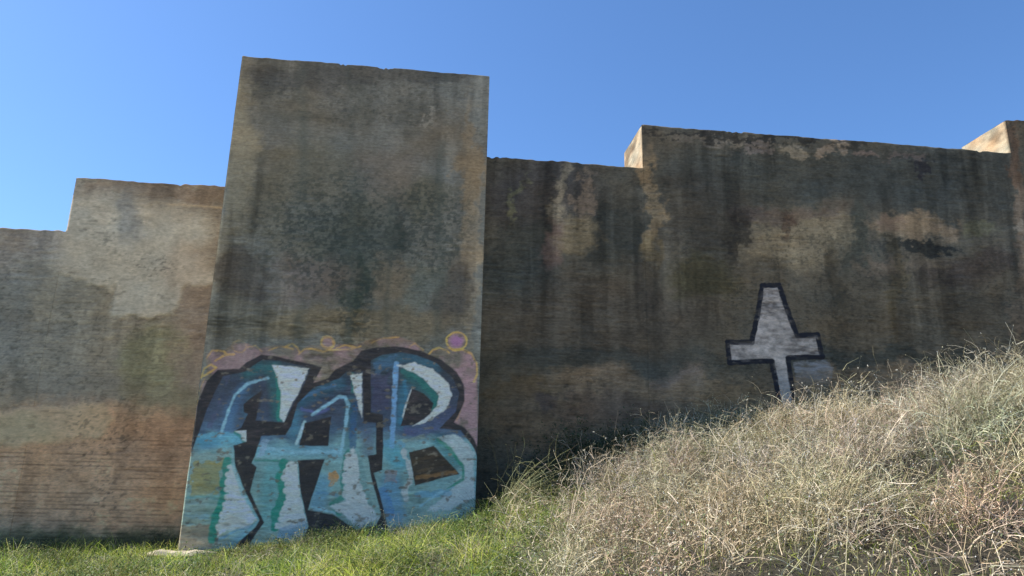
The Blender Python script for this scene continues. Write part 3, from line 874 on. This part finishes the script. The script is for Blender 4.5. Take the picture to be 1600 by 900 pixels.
def ground_z(X, Y):
    shp = X.shape
    x, y = X.ravel(), Y.ravel()
    cx, cy = np.clip(x, -15, 16), np.clip(y, -6, 15)
    z = TW[-3] + TW[-2] * cx + TW[-1] * cy
    for w, p in zip(TW[:-3], CPn):
        d2 = (cx - p[0]) ** 2 + (cy - p[1]) ** 2
        z = z + w * 0.5 * d2 * np.log(d2 + 1e-12)
    far = sstep(0, 60, np.hypot(x - cx, y - cy))
    z = z * (1 - far) + 0.3 * far
    z = z + 0.12 * (fbm(x * 0.9, y * 0.9, 2, 3) - 0.5) + 0.13 * (fbm(x * 2.6, y * 2.6, 5, 3) - 0.5)
    # hummocks on the bank
    z = z + 0.34 * sstep(1.0, 2.6, x) * sstep(12.5, 11.0, y) * sstep(2.0, 4.0, y) * (fbm(x * 1.05 + 5, y * 1.05, 1, 2) - 0.5)
    return z.reshape(shp)


def dryness(X, Y):
    """0 green turf at the left, 1 dry weeds on the bank"""
    px, py = to_photo(X, Y, ground_z(X, Y))
    b = np.interp(py, [700, 760, 800, 840, 900], [800, 890, 890, 865, 835])
    n = fbm(X * 0.9, Y * 0.9, 4, 4) - 0.5
    return sstep(-110, 130, px - b + 240 * n) * (1 - sstep(11.5, 12.6, Y) * sstep(4.6, 3.2, X))


gx = np.unique(np.r_[np.linspace(-1200, -40, 16), np.linspace(-40, -14, 14), np.arange(-14, 16, 0.12), np.linspace(16, 40, 14), np.linspace(40, 1200, 16)])
gy = np.unique(np.r_[np.linspace(-1200, -40, 16), np.linspace(-40, -6, 18), np.arange(-6, 16, 0.12), np.linspace(16, 40, 14), np.linspace(40, 1200, 16)])
GX, GY = np.meshgrid(gx, gy)
GZ = ground_z(GX, GY)
nn = np.arange(GX.size).reshape(GX.shape)
GF = np.stack([nn[:-1, :-1], nn[:-1, 1:], nn[1:, 1:], nn[1:, :-1]], -1).reshape(-1, 4)
dr = dryness(GX, np.maximum(GY, 0.5))
gc = mix(np.broadcast_to(np.array([0.05, 0.06, 0.025]), GX.shape + (3,)), np.array([0.05, 0.043, 0.03]), dr)
_px, _py = to_photo(GX, np.maximum(GY, 1.0), GZ)
away = np.maximum(sstep(960, 1100, _py), GY < 2.0) * (GY < 14)
gc = mix(gc, np.array([0.40, 0.33, 0.24]), away)      # unseen pale ground, added to bounce warm light onto the shaded walls
gc = gc * (0.6 + 0.8 * fbm(GX * 2.2, GY * 2.2, 3, 4))[..., None]
tag(make_mesh("ground", np.stack([GX, GY, GZ], -1).reshape(-1, 3), GF, M_SOIL, None, gc.reshape(-1, 3), True), kind="structure")


# pale footing along the foot of the tower's left corner
def footing():
    xs = np.linspace(X_T0 - 0.65, X_T0 + 0.8, 60)
    prof = [(0.25, -0.35), (-0.05, 0.0), (-0.22, 0.0), (-0.34, -0.02), (-0.38, -0.35)]
    rows = []
    for (dy, dz) in prof:
        x = xs
        taper = np.minimum(sstep(X_T0 - 0.65, X_T0 - 0.25, x), sstep(X_T0 + 0.8, X_T0 + 0.3, x))
        y = YT + (dy - 0.12 * (fbm(x * 3, x * 0 + dy * 9, 1) - 0.5)) * (0.45 + 0.55 * taper)
        z = ground_z(x, np.full_like(x, YT - 0.25)) + 0.07 * taper - 0.015 + dz + 0.09 * (fbm(x * 6, x * 0 + dy * 7, 3) - 0.5)
        rows.append(np.stack([x, y, z], -1))
    V = np.array(rows)
    I = np.arange(V.shape[0] * V.shape[1]).reshape(V.shape[:2])
    F = np.stack([I[:-1, :-1], I[1:, :-1], I[1:, 1:], I[:-1, 1:]], -1).reshape(-1, 4)
    V = V.reshape(-1, 3)
    v = 0.75 + 0.5 * fbm(V[:, 0] * 5, V[:, 1] * 9, 2)
    col = np.array([0.42, 0.36, 0.26]) * v[:, None]
    o = make_mesh("footing", V - np.array(tower.location), F, M_PLASTER, tower, col, True)
    o["label"] = "low pale footing ledge at the tower's left corner"


footing()

# ------------------------------------------------------------------ vegetation


def norm(v):
    return v / (np.linalg.norm(v, axis=-1, keepdims=True) + 1e-9)


def ribbons(root, d0, L, bend, w, c0, c1, K=4, taper=0.85, wig=0.0):
    """curved tapering blades; returns vertices, quads, colours and the midlines"""
    N = len(root)
    P = np.zeros((N, K + 1, 3))
    P[:, 0] = root
    d = norm(d0)
    D = [d]
    for k in range(K):
        d = norm(d + bend / K + (rng.normal(0, wig, (N, 3)) if wig else 0))
        P[:, k + 1] = P[:, k] + d * (L / K)[:, None]
        D.append(d)
    D = np.stack(D, 1)
    side = norm(np.cross(D, norm(rng.normal(0, 1, (N, 3)))[:, None, :]))
    t = np.linspace(0, 1, K + 1)
    ww = (w[:, None] * (1 - taper * t))[..., None] * 0.5
    V = np.stack([P - side * ww, P + side * ww], 2)            # N,K+1,2,3
    I = np.arange(N * (K + 1) * 2).reshape(N, K + 1, 2)
    F = np.stack([I[:, :-1, 0], I[:, :-1, 1], I[:, 1:, 1], I[:, 1:, 0]], -1).reshape(-1, 4)
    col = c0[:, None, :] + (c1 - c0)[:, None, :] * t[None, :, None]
    col = np.repeat(col[:, :, None, :], 2, 2).reshape(-1, 3)
    return V.reshape(-1, 3), F, col, P, D


def heads(cen, r, col):
    """small seed heads: octahedra stretched at random"""
    N = len(cen)
    base = np.array([[1, 0, 0], [0, 1, 0], [-1, 0, 0], [0, -1, 0], [0, 0, 1.3], [0, 0, -1]], float)
    V = cen[:, None, :] + base[None] * r[:, None, None] * rng.uniform(0.6, 1.2, (N, 6, 1))
    T = np.array([[0, 1, 4], [1, 2, 4], [2, 3, 4], [3, 0, 4], [1, 0, 5], [2, 1, 5], [3, 2, 5], [0, 3, 5]])
    F = (np.arange(N) * 6)[:, None, None] + T[None]
    # as quads with a repeated corner would break; keep triangles apart
    return V.reshape(-1, 3), F.reshape(-1, 3), np.repeat(col, 6, 0)


class Pile:
    def __init__(self):
        self.v, self.f, self.c, self.n = [], [], [], 0

    def add(self, v, f, c):
        if f.shape[1] == 4:
            f = np.concatenate([f[:, [0, 1, 2]], f[:, [0, 2, 3]]])
        self.v.append(v)
        self.f.append(f + self.n)
        self.c.append(c)
        self.n += len(v)

    def build(self, name, mat, parent=None, off=None):
        v = np.concatenate(self.v)
        if off is not None:
            v = v - np.array(off)
        return make_mesh(name, v, np.concatenate(self.f), mat, parent, np.concatenate(self.c))


def pick(pal, n, jit=0.18):
    pal = np.array(pal, float)
    c = pal[rng.integers(0, len(pal), n)]
    return c * rng.uniform(1 - jit, 1 + jit, (n, 1))


def scatter(n, accept, xr=(-12, 14), yr=(2.5, 14.35), near=1.0):
    """points on the ground in and a little beyond the view"""
    out = []
    tot = 0
    while tot < n:
        x = rng.uniform(*xr, n * 4)
        y = rng.uniform(*yr, n * 4)
        z = ground_z(x, y)
        px, py = to_photo(x, y, z)
        ok = (px > -300) & (px < 2050) & (py < 1040) & (py > 300)
        ok &= ~((x > X_T0 - 0.03) & (x < X_T1 + 0.03) & (y > YT - 0.03))
        ok &= y < YW - 0.03
        ok &= ~((x > X_T0 - 0.8) & (x < X_T0 + 1.1) & (y > YT - 0.42) & (y < YW - .3) & (rng.random(len(x)) < 0.6))
        ok &= rng.random(len(x)) < accept(x, y)
        p = np.stack([x, y, z], -1)[ok]
        out.append(p)
        tot += len(p)
    return np.concatenate(out)[:n]


def lean(n, tilt, bias=(0, 0, 0)):
    a = rng.uniform(0, 2 * math.pi, n)
    t = np.abs(rng.normal(0, tilt, n))
    return norm(np.stack([np.cos(a) * np.sin(t), np.sin(a) * np.sin(t), np.cos(t)], -1) + np.array(bias))


GREENS = [(0.40, 0.48, 0.06), (0.28, 0.37, 0.045), (0.56, 0.60, 0.11), (0.11, 0.16, 0.035), (0.58, 0.55, 0.18), (0.07, 0.11, 0.03)]
STRAW = [(0.60, 0.52, 0.34), (0.72, 0.63, 0.44), (0.52, 0.43, 0.28), (0.76, 0.69, 0.52), (0.56, 0.46, 0.32), (0.50, 0.45, 0.27), (0.34, 0.28, 0.17), (0.20, 0.16, 0.10), (0.22, 0.20, 0.11)]


def patch_tint(p, s):
    """pinkish tan, silver grey and straw drifts over the bank"""
    n = fbm(p[:, 0] * 0.8, p[:, 1] * 0.8, s, 3)[:, None] - 0.5
    m = fbm(p[:, 0] * 1.1, p[:, 1] * 1.1, s + 2, 3)[:, None] - 0.5
    return (1 + n * np.array([0.35, 0.08, -0.1])) * (1 + m * np.array([-0.1, 0.22, -0.05]) * 1.3)


# green turf
pile = Pile()
p = scatter(62000, lambda x, y: 0.06 + (1 - dryness(x, y)) * (0.35 + 0.65 * sstep(0.38, 0.6, fbm(x * 1.5, y * 1.5, 6, 3))))
n = len(p)
c = pick(GREENS, n) * patch_tint(p, 5)
old = rng.random(n) < 0.10
c[old] = pick(STRAW, old.sum())
clump = sstep(0.36, 0.66, fbm(p[:, 0] * 1.9, p[:, 1] * 1.9, 7, 3))
drift = lambda p: sstep(0.34, 0.66, fbm(p[:, 0] * 1.7 + 3, p[:, 1] * 1.7, 2, 3))     # 1 where dark broad leaves crowd, 0 in bright grass
c *= (1.35 - 0.85 * drift(p))[:, None]
hgt = (0.06 + 0.18 * rng.random(n) ** 1.5) * (0.5 + 1.5 * clump)
low = lambda p: 1 - 0.5 * sstep(1.9, 1.0, np.abs(p[:, 0] - X_T0 - 0.2)) * sstep(10.6, 11.6, p[:, 1])   # trodden at the tower's corner
hgt *= low(p)
b = rng.normal(0, 0.7, (n, 3))
b[:, 2] = -rng.uniform(0.1, 1.3, n)
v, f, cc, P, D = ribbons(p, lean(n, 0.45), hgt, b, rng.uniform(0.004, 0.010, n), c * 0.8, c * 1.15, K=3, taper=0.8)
pile.add(v, f, cc)
# taller arching tufts and straw-coloured old growth, most of them near the wall
cen = scatter(620, lambda x, y: (1 - dryness(x, y)) * np.where(np.abs(x - X_T0) < 1.4, 0.12, 1.0))
m = 46
i = np.repeat(np.arange(len(cen)), m)
n = len(i)
p = cen[i] + np.c_[rng.normal(0, 0.07, (n, 2)), np.zeros(n)]
p[:, 2] = ground_z(p[:, 0], p[:, 1])
kind = (rng.random(len(cen)) < 0.38)[i]
c = np.where(kind[:, None], pick(STRAW, n), pick(GREENS, n) * 1.1) * rng.uniform(0.75, 1.2, (len(cen), 1))[i]
c = c * (1.2 - 0.5 * drift(p))[:, None]
size = (0.16 + 0.34 * rng.random(len(cen)) ** 1.8)[i] * np.where(p[:, 1] > 9.5, 0.8, 1.0)
b = rng.normal(0, 0.8, (n, 3))
b[:, 2] = -rng.uniform(0.4, 1.7, n)
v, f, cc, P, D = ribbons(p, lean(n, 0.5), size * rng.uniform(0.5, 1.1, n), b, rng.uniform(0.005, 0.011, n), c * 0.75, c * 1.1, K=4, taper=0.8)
pile.add(v, f, cc)
tag(pile.build("green_grass", M_GREEN), "short lush green grass lit by the sun in front of the tower", "grass", kind="stuff")

# small broad leaves between the blades
def leaf_stuff(p, r0, r1, pal, hmax):
    n = len(p)
    base = np.array([[-0.35, 0.0, 0], [0.0, -0.32, 0.06], [1.0, 0.0, 0.0], [0.0, 0.32, 0.06]])
    a, t = rng.uniform(0, 2 * math.pi, n), rng.normal(0.1, 0.5, n)
    ux = np.stack([np.cos(a) * np.cos(t), np.sin(a) * np.cos(t), np.sin(t)], -1)
    uy = norm(np.cross(np.stack([np.zeros(n), np.zeros(n), np.ones(n)], -1), ux) + rng.normal(0, 0.25, (n, 3)))
    uz = np.cross(ux, uy)
    r = rng.uniform(r0, r1, n)
    q = p.copy()
    q[:, 2] += rng.random(n) * hmax
    V = q[:, None, :] + r[:, None, None] * (base[None, :, :1] * ux[:, None] + base[None, :, 1:2] * uy[:, None] + base[None, :, 2:] * uz[:, None])
    F = np.arange(n * 4).reshape(n, 4)
    return V.reshape(-1, 3), F, np.repeat(pick(pal, n), 4, 0)


pile = Pile()
p = scatter(56000, lambda x, y: (1 - dryness(x, y)) * (1 - sstep(11.2, 11.6, np.where((x > 0.9), y, 0))) * (0.06 + 0.94 * drift(np.stack([x, y], -1))))
p[:, 2] += 0.24 * rng.random(len(p)) * low(p) ** 2 * drift(p)
cen = scatter(150, lambda x, y: (1 - dryness(x, y)) * low(np.stack([x, y], -1)) ** 3 * (1 - sstep(11.2, 11.6, np.where((x > 0.9), y, 0))))
i = np.repeat(np.arange(len(cen)), 90)
r = rng.uniform(0.10, 0.26, len(cen))[i]
q = cen[i] + np.c_[rng.normal(0, 0.5, (len(i), 2)) * r[:, None], np.abs(rng.normal(0, 0.55, len(i))) * r]
dk = rng.uniform(0.35, 1.1, len(cen))[i]
v, f, cc = leaf_stuff(q, 0.018, 0.045, [(0.14, 0.23, 0.06), (0.20, 0.30, 0.08), (0.10, 0.17, 0.05), (0.28, 0.36, 0.12)], 0.02)
pile.add(v, f, cc * np.repeat(dk, 4)[:, None])
v, f, cc = leaf_stuff(p, 0.012, 0.032, [(0.16, 0.25, 0.06), (0.24, 0.33, 0.08), (0.38, 0.42, 0.14), (0.09, 0.15, 0.05), (0.42, 0.40, 0.2), (0.06, 0.10, 0.03)], 0.07)
pile.add(v, f, cc * np.repeat(1.25 - 0.6 * drift(p), 4)[:, None])
tag(pile.build("leafy_weeds", M_GREEN), "low broad-leaved green weeds growing among the grass", "weeds", kind="stuff")

# shaded growth along the foot of the walls
pile = Pile()
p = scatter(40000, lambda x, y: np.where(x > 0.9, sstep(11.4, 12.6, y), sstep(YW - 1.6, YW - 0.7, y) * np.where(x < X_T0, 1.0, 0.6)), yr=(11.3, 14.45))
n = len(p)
c = pick([(0.05, 0.075, 0.03), (0.07, 0.09, 0.035), (0.04, 0.055, 0.025), (0.10, 0.10, 0.055)], n)  # blades coloured darker than the sunlit turf, deepening the wall's shade
b = rng.normal(0, 0.9, (n, 3))
b[:, 2] = -rng.uniform(0.1, 1.2, n)
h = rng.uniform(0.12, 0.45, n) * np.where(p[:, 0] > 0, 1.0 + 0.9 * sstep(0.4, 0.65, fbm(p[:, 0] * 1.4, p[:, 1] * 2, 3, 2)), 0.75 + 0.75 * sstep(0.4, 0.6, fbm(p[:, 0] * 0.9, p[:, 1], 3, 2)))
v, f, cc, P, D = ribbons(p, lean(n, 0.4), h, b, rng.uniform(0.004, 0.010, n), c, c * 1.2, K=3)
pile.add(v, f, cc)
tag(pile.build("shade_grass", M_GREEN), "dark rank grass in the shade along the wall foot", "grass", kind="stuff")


def dry_weeds(p, h0, h1, nb, thick, spread=0.5, bias=(0.1, -0.05, 0), droop=0.0, green=None):
    """branching dry stems with seed heads, all from numpy"""
    n = len(p)
    tint = patch_tint(p, 1)
    c = pick(STRAW, n) * tint * (np.array([1.02, 0.985, 0.95]) if green is None else np.array(green))
    L = rng.uniform(h0, h1, n)
    b = rng.normal(0, 0.55, (n, 3)) * (0.5 if droop else 1.0) + np.array([0.15, 0, 0])
    b[:, 2] = -rng.uniform(0.0, 1.1, n) - droop
    b[:, 0] += droop * 0.4
    out = []
    v, f, cc, P, D = ribbons(p, lean(n, spread, bias), L, b, rng.uniform(0.7, 1.3, n) * thick, c * 0.75, c, K=5, taper=0.6, wig=0.07)
    out.append((v, f, cc))
    i = np.repeat(np.arange(n), nb)
    m = len(i)
    k = rng.integers(1, 6, m)
    root = P[i, k]
    d = norm(D[i, k] * 0.7 + rng.normal(0, 0.75, (m, 3)) + np.array([0, 0, 0.25]))
    bb = rng.normal(0, 0.8, (m, 3))
    bb[:, 2] -= 0.3
    lb = L[i] * rng.uniform(0.14, 0.42, m)
    cb = c[i] * rng.uniform(0.8, 1.2, (m, 1))
    v, f, cc, P2, D2 = ribbons(root, d, lb, bb, np.full(m, thick * 0.65), cb, cb * 1.1, K=3, taper=0.5, wig=0.12)
    out.append((v, f, cc))
    hsel = rng.random(m) < 0.55
    v, f, cc = heads(P2[hsel, -1], rng.uniform(0.003, 0.008, hsel.sum()), np.clip(cb[hsel] * 1.15, 0, 0.7))
    out.append((v, f, cc))
    return out


# dry thatch low on the bank
pile = Pile()
p = scatter(26000, lambda x, y: 0.02 + dryness(x, y))
n = len(p)
c = pick([(0.34, 0.29, 0.19), (0.22, 0.19, 0.12), (0.14, 0.12, 0.08), (0.45, 0.39, 0.28), (0.16, 0.18, 0.08)], n) * patch_tint(p, 1)
gp = rng.random(n) < 0.55 * sstep(8.5, 5.5, p[:, 1]) + 0.45 * sstep(0.45, 0.62, fbm(p[:, 0] * 0.9 + 7, p[:, 1] * 0.9, 3, 3))
c[gp] = pick(GREENS, gp.sum()) * 0.8
b = rng.normal(0, 1.1, (n, 3))
b[:, 2] = -rng.uniform(0.0, 1.4, n)
h = rng.uniform(0.08, 0.30, n) * (0.5 + fbm(p[:, 0] * 2, p[:, 1] * 2, 4, 2))
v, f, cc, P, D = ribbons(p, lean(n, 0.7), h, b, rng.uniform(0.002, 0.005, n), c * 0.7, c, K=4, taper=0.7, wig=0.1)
pile.add(v, f, cc)
clumpy = lambda x, y: dryness(x, y) ** 1.5 * (0.06 + 0.94 * sstep(0.44, 0.58, fbm(x * 2.8, y * 2.8, 5, 3))) * (0.5 + 0.5 * sstep(4.2, 7.0, y))
for part in dry_weeds(scatter(4300, clumpy), 0.22, 0.62, 7, 0.0065):
    pile.add(*part)
# tangled round clumps, each growing out of one root
cen = scatter(290, lambda x, y: dryness(x, y) ** 1.5 * (0.35 + 0.65 * sstep(4.5, 6.5, y)))
m = 26
i = np.repeat(np.arange(len(cen)), m)
q = cen[i] + np.c_[rng.normal(0, 0.06, (len(i), 2)), np.zeros(len(i))]
big = rng.uniform(0.30, 0.72, len(cen))
for lo, hi in ((0.30, 0.44), (0.44, 0.58), (0.58, 0.72)):
    k = ((big >= lo) & (big < hi))[i]
    for part in dry_weeds(q[k], lo * 0.7, hi * 1.25, 8, 0.0065, 0.75, (0.15, -0.05, 0.0)):
        pile.add(*part)
# crinkled dead leaves and bracts hanging in the tangle
p = scatter(44000, clumpy)
q = rng.random(len(p))
p[:, 2] += 0.06 + 0.34 * q
pile.add(*leaf_stuff(p, 0.012, 0.034, [tuple(0.72 * x for x in k) for k in STRAW] + [(0.30, 0.32, 0.17), (0.20, 0.24, 0.11), (0.13, 0.17, 0.07), (0.10, 0.12, 0.06), (0.07, 0.08, 0.04), (0.46, 0.41, 0.31)], 0.05))
tag(pile.build("dry_grass", M_DRY), "tangled dry grass and dead weeds covering the sunny bank at right", "dry grass", kind="stuff")


# ------------------------------------------------------------------ single plants one can point to
def weed_proto(h, lean_x, nb, seed):
    root = empty("dry_weed")
    global rng
    keep, rng = rng, np.random.default_rng(seed)
    c = pick([(0.52, 0.47, 0.36)], 1)
    P0 = np.zeros((1, 3))
    v, f, cc, P, D = ribbons(P0, np.array([[lean_x * 0.5, 0.1, 1.0]]), np.array([h]), np.array([[lean_x, 0.0, -0.25]]), np.array([0.008]), c * 0.8, c, K=7, taper=0.55, wig=0.06)
    pl = Pile()
    pl.add(v, f, cc)
    side2 = v + np.array([0.0, 0.0, 0.0])
    # a second ribbon across the first gives the stalk body
    mid = P[0]
    w = np.linspace(0.004, 0.0018, 8)
    vv = np.stack([mid + np.c_[w * 0, w, w * 0], mid - np.c_[w * 0, w, w * 0]], 1).reshape(-1, 3)
    ii = np.arange(16).reshape(8, 2)
    ff = np.stack([ii[:-1, 0], ii[:-1, 1], ii[1:, 1], ii[1:, 0]], -1)
    pl.add(vv, ff, np.repeat(c, 16, 0))
    tips = [mid[-1]]
    k = rng.integers(3, 8, nb)
    v, f, cc, P2, D2 = ribbons(mid[k], norm(np.c_[rng.normal(0, .7, nb), rng.normal(0, .7, nb), rng.uniform(.3, 1, nb)]), rng.uniform(.12, .3, nb) * h,
                               np.c_[rng.normal(0, .4, nb), rng.normal(0, .4, nb), rng.uniform(-.2, .5, nb)], np.full(nb, .005), np.repeat(c, nb, 0), np.repeat(c, nb, 0), K=4, taper=.4)
    pl.add(v, f, cc)
    pl.build("stem", M_DRY, root)
    for t in [mid[-1]] + [q for q in P2[:, -1]]:
        # seed head: a small ragged ball of bracts
        m = 9
        hp = Pile()
        a = norm(rng.normal(0, 1, (m, 3)) + np.array([0, 0, .35]))
        hv, hf, hc, _, _ = ribbons(np.zeros((m, 3)), a, rng.uniform(.012, .024, m), a * 0, np.full(m, .008), pick([(0.6, .55, .43)], m), pick([(0.66, .62, .5)], m), K=2, taper=.5)
        hp.add(hv, hf, hc)
        hp.add(*heads(np.zeros((1, 3)), np.array([.012]), pick([(0.58, .53, .42)], 1)))
        ho = hp.build("seed_head", M_DRY, root)
        ho.location = t
    rng = keep
    return root


def copy_thing(o):
    r = o.copy()
    C.objects.link(r)
    for ch in o.children:
        d = ch.copy()
        C.objects.link(d)
        d.parent = r
    return r


protos = [weed_proto(0.85, 0.3, 4, 1), weed_proto(0.7, -0.2, 3, 2), weed_proto(1.0, 0.7, 5, 3), weed_proto(0.9, -0.8, 4, 4), weed_proto(0.8, 0.1, 6, 5)]
spots = [(938, 738, 11.4, 1, 0.8, "leftmost dry weed stalk on the bank, against the dark wall foot"),
         (1010, 700, 10.9, 3, 0.9, "dry weed stalk bending left above the wiry shrub left of the cross"),
         (1126, 655, 10.2, 0, 1.05, "tall upright dry weed stalk below the cross's left arm tip"),
         (1165, 650, 10.0, 4, 0.7, "short many-headed dry weed below the middle of the cross's left arm"),
         (1208, 645, 9.8, 1, 0.7, "small dry weed standing right in front of the foot of the cross"),
         (1243, 640, 9.6, 4, 0.9, "dry weed with round pale heads just right of the cross's foot"),
         (1268, 640, 9.5, 0, 0.95, "dry weed standing in front of the grey paint patch below the cross arm"),
         (1292, 640, 9.4, 1, 1.0, "dry weed at the right edge of the grey paint patch"),
         (1318, 640, 9.2, 2, 0.85, "dry weed stalk arching over to the right of the paint patch"),
         (1346, 636, 9.1, 4, 1.0, "tallest many-headed dry weed, midway between cross and low spreading shrub"),
         (1366, 638, 8.9, 1, 0.95, "dry weed stalk beside the tallest many-headed weed, on its right"),
         (1478, 608, 8.5, 0, 0.9, "dry weed stalk rising between the two shrubs at the bank's right end"),
         (1512, 600, 8.3, 3, 0.9, "dry weed stalk leaning left out of the tall bushy shrub"),
         (1590, 600, 8.2, 2, 0.9, "rightmost dry weed stalk, at the photo's right edge")]
used = set()
for px, py, dd, k, s, lab in spots:
    q = on_plane(px, py, dd)
    o = protos[k] if k not in used else copy_thing(protos[k])
    used.add(k)
    gz = float(ground_z(np.array([q[0]]), np.array([q[1]]))[0])
    o.location = (q[0], q[1], gz - 0.01)
    o.rotation_euler = (random.uniform(-.08, .08), random.uniform(-.08, .08), random.uniform(-0.4, 0.4))
    o.scale = (s, s, s)
    tag(o, lab, "dry weed", "dry weeds along the top of the bank")


def shrub(name, px, py, depth, n, h0, h1, nb, spread, bias, label, cat, radius, thick=0.0055, droop=0.0, green=None):
    q = on_plane(px, py, depth)
    gz = float(ground_z(np.array([q[0]]), np.array([q[1]]))[0])
    root = empty(name, (q[0], q[1], gz))
    tag(root, label, cat)
    a, r = rng.uniform(0, 6.28, n), radius * np.sqrt(rng.random(n))
    x, y = q[0] + r * np.cos(a), q[1] + r * np.sin(a)
    p = np.stack([x, y, ground_z(x, y)], -1)
    parts = dry_weeds(p, h0, h1, nb, thick, spread, bias, droop, green)
    off = (q[0], q[1], gz)
    s = Pile()
    s.add(*parts[0])
    tag(s.build("stems", M_DRY, root, off), kind="stuff")
    s = Pile()
    s.add(*parts[1])
    tag(s.build("twigs", M_DRY, root, off), kind="stuff")
    s = Pile()
    s.add(*parts[2])
    tag(s.build("seed_heads", M_DRY, root, off), kind="stuff")
    return root


shrub("dry_shrub", 1545, 588, 8.0, 330, 0.5, 0.9, 8, 0.55, (0, 0, 0.2), "tall bushy dry shrub on the highest part of the bank at the right edge", "shrub", 0.7)
shrub("dry_shrub", 1410, 640, 8.8, 60, 0.4, 0.75, 8, 0.7, (0.2, 0, 0.1), "low spreading dry shrub left of the tallest shrub on the bank", "shrub", 0.4)
shrub("dry_shrub", 1060, 690, 10.6, 70, 0.35, 0.7, 7, 0.6, (-0.25, 0, 0.1), "wiry dry shrub in front of the dark wall, left of the painted cross", "shrub", 0.5)
for px_, py_, dd_, n_, h_, r_, lab_ in (
        (1150, 655, 10.0, 70, 0.62, 0.42, "dry shrub right below the cross's left arm on the bank crest"),
        (1262, 668, 9.0, 60, 0.3, 0.45, "low dry shrub at the foot of the painted cross"),
        (1330, 690, 7.6, 80, 0.55, 0.45, "rounded dry shrub below and right of the cross, a little down the bank"),
        (1480, 630, 7.6, 120, 0.8, 0.5, "broad dry shrub in front of the tallest shrub"),
        (1120, 760, 7.4, 80, 0.55, 0.45, "pale dry shrub in the middle of the bank, below the wiry shrub"),
        (960, 770, 9.0, 70, 0.5, 0.45, "dry shrub at the lower left of the bank, nearest the green grass"),
        (1470, 770, 5.6, 90, 0.5, 0.4, "dry shrub low on the bank near the right edge, closest to the viewer")):
    shrub("dry_shrub", px_, py_, dd_, n_, h_ * 0.6, h_ * 1.15, 7, 0.65, (0.1, 0, 0.15), lab_, "shrub", r_)
shrub("grass_tuft", 772, 806, 11.0, 90, 0.8, 1.4, 4, 0.2, (0.55, 0, 0.2), "arching tuft of yellow-green grass leaning right at the tower's right corner", "grass tuft", 0.16, 0.006, 0.5, (0.62, 0.72, 0.5))
shrub("grass_tuft", 650, 838, 11.2, 80, 0.25, 0.48, 4, 0.5, (0, 0, 0.2), "small straw-coloured tuft under the letter B of the graffiti", "grass tuft", 0.3, 0.004)



def bush(px, py, depth, radius, height, n, label):
    """leafy bush: stems from one root, leaves in ragged clumps along them"""
    q = on_plane(px, py, depth)
    gz = float(ground_z(np.array([q[0]]), np.array([q[1]]))[0])
    loc = (q[0], q[1], gz)
    root = tag(empty("leafy_bush", loc), label, "bush")
    ns = 46
    p = np.c_[rng.normal(0, 0.06, (ns, 2)), np.zeros(ns)]
    d = norm(np.c_[rng.normal(0, radius / height * 0.75, ns), rng.normal(0, radius / height * 0.4, ns), np.ones(ns)])
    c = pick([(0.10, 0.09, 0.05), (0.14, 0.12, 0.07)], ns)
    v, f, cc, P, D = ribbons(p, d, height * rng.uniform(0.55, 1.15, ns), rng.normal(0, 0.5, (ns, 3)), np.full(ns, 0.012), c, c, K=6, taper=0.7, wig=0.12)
    st = Pile()
    st.add(v, f, cc)
    tag(st.build("stems", M_DRY, root), kind="stuff")
    i, k = rng.integers(0, ns, n), rng.integers(1, 7, n)
    lp = P[i, k] + rng.normal(0, 0.055, (n, 3))
    lv = Pile()
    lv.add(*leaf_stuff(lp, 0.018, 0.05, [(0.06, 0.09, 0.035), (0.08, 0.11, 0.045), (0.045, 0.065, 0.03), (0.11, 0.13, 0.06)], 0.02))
    tag(lv.build("leaves", M_GREEN, root), kind="stuff")


shrub("leafy_weed", 735, 815, 10.8, 110, 0.2, 0.42, 3, 0.5, (0.1, 0, 0.3), "bright green weedy clump in the grass below the tower's right corner", "weed", 0.45, 0.007, 0.0, (0.42, 0.66, 0.2))
shrub("leafy_weed", 830, 800, 10.4, 110, 0.2, 0.42, 3, 0.5, (0.1, 0, 0.3), "bright green weedy clump between the arching tuft and the dry bank", "weed", 0.45, 0.007, 0.0, (0.42, 0.66, 0.2))
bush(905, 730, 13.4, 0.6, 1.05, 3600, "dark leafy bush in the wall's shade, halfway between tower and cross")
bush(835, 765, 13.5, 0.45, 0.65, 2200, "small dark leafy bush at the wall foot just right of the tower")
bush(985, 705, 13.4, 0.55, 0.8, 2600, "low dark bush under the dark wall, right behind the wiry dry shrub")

tris = sum(len(o.data.polygons) * (2 if len(o.data.polygons) and len(o.data.polygons[0].vertices) == 4 else 1) for o in scene.objects if o.type == 'MESH')
print("triangles about", tris)
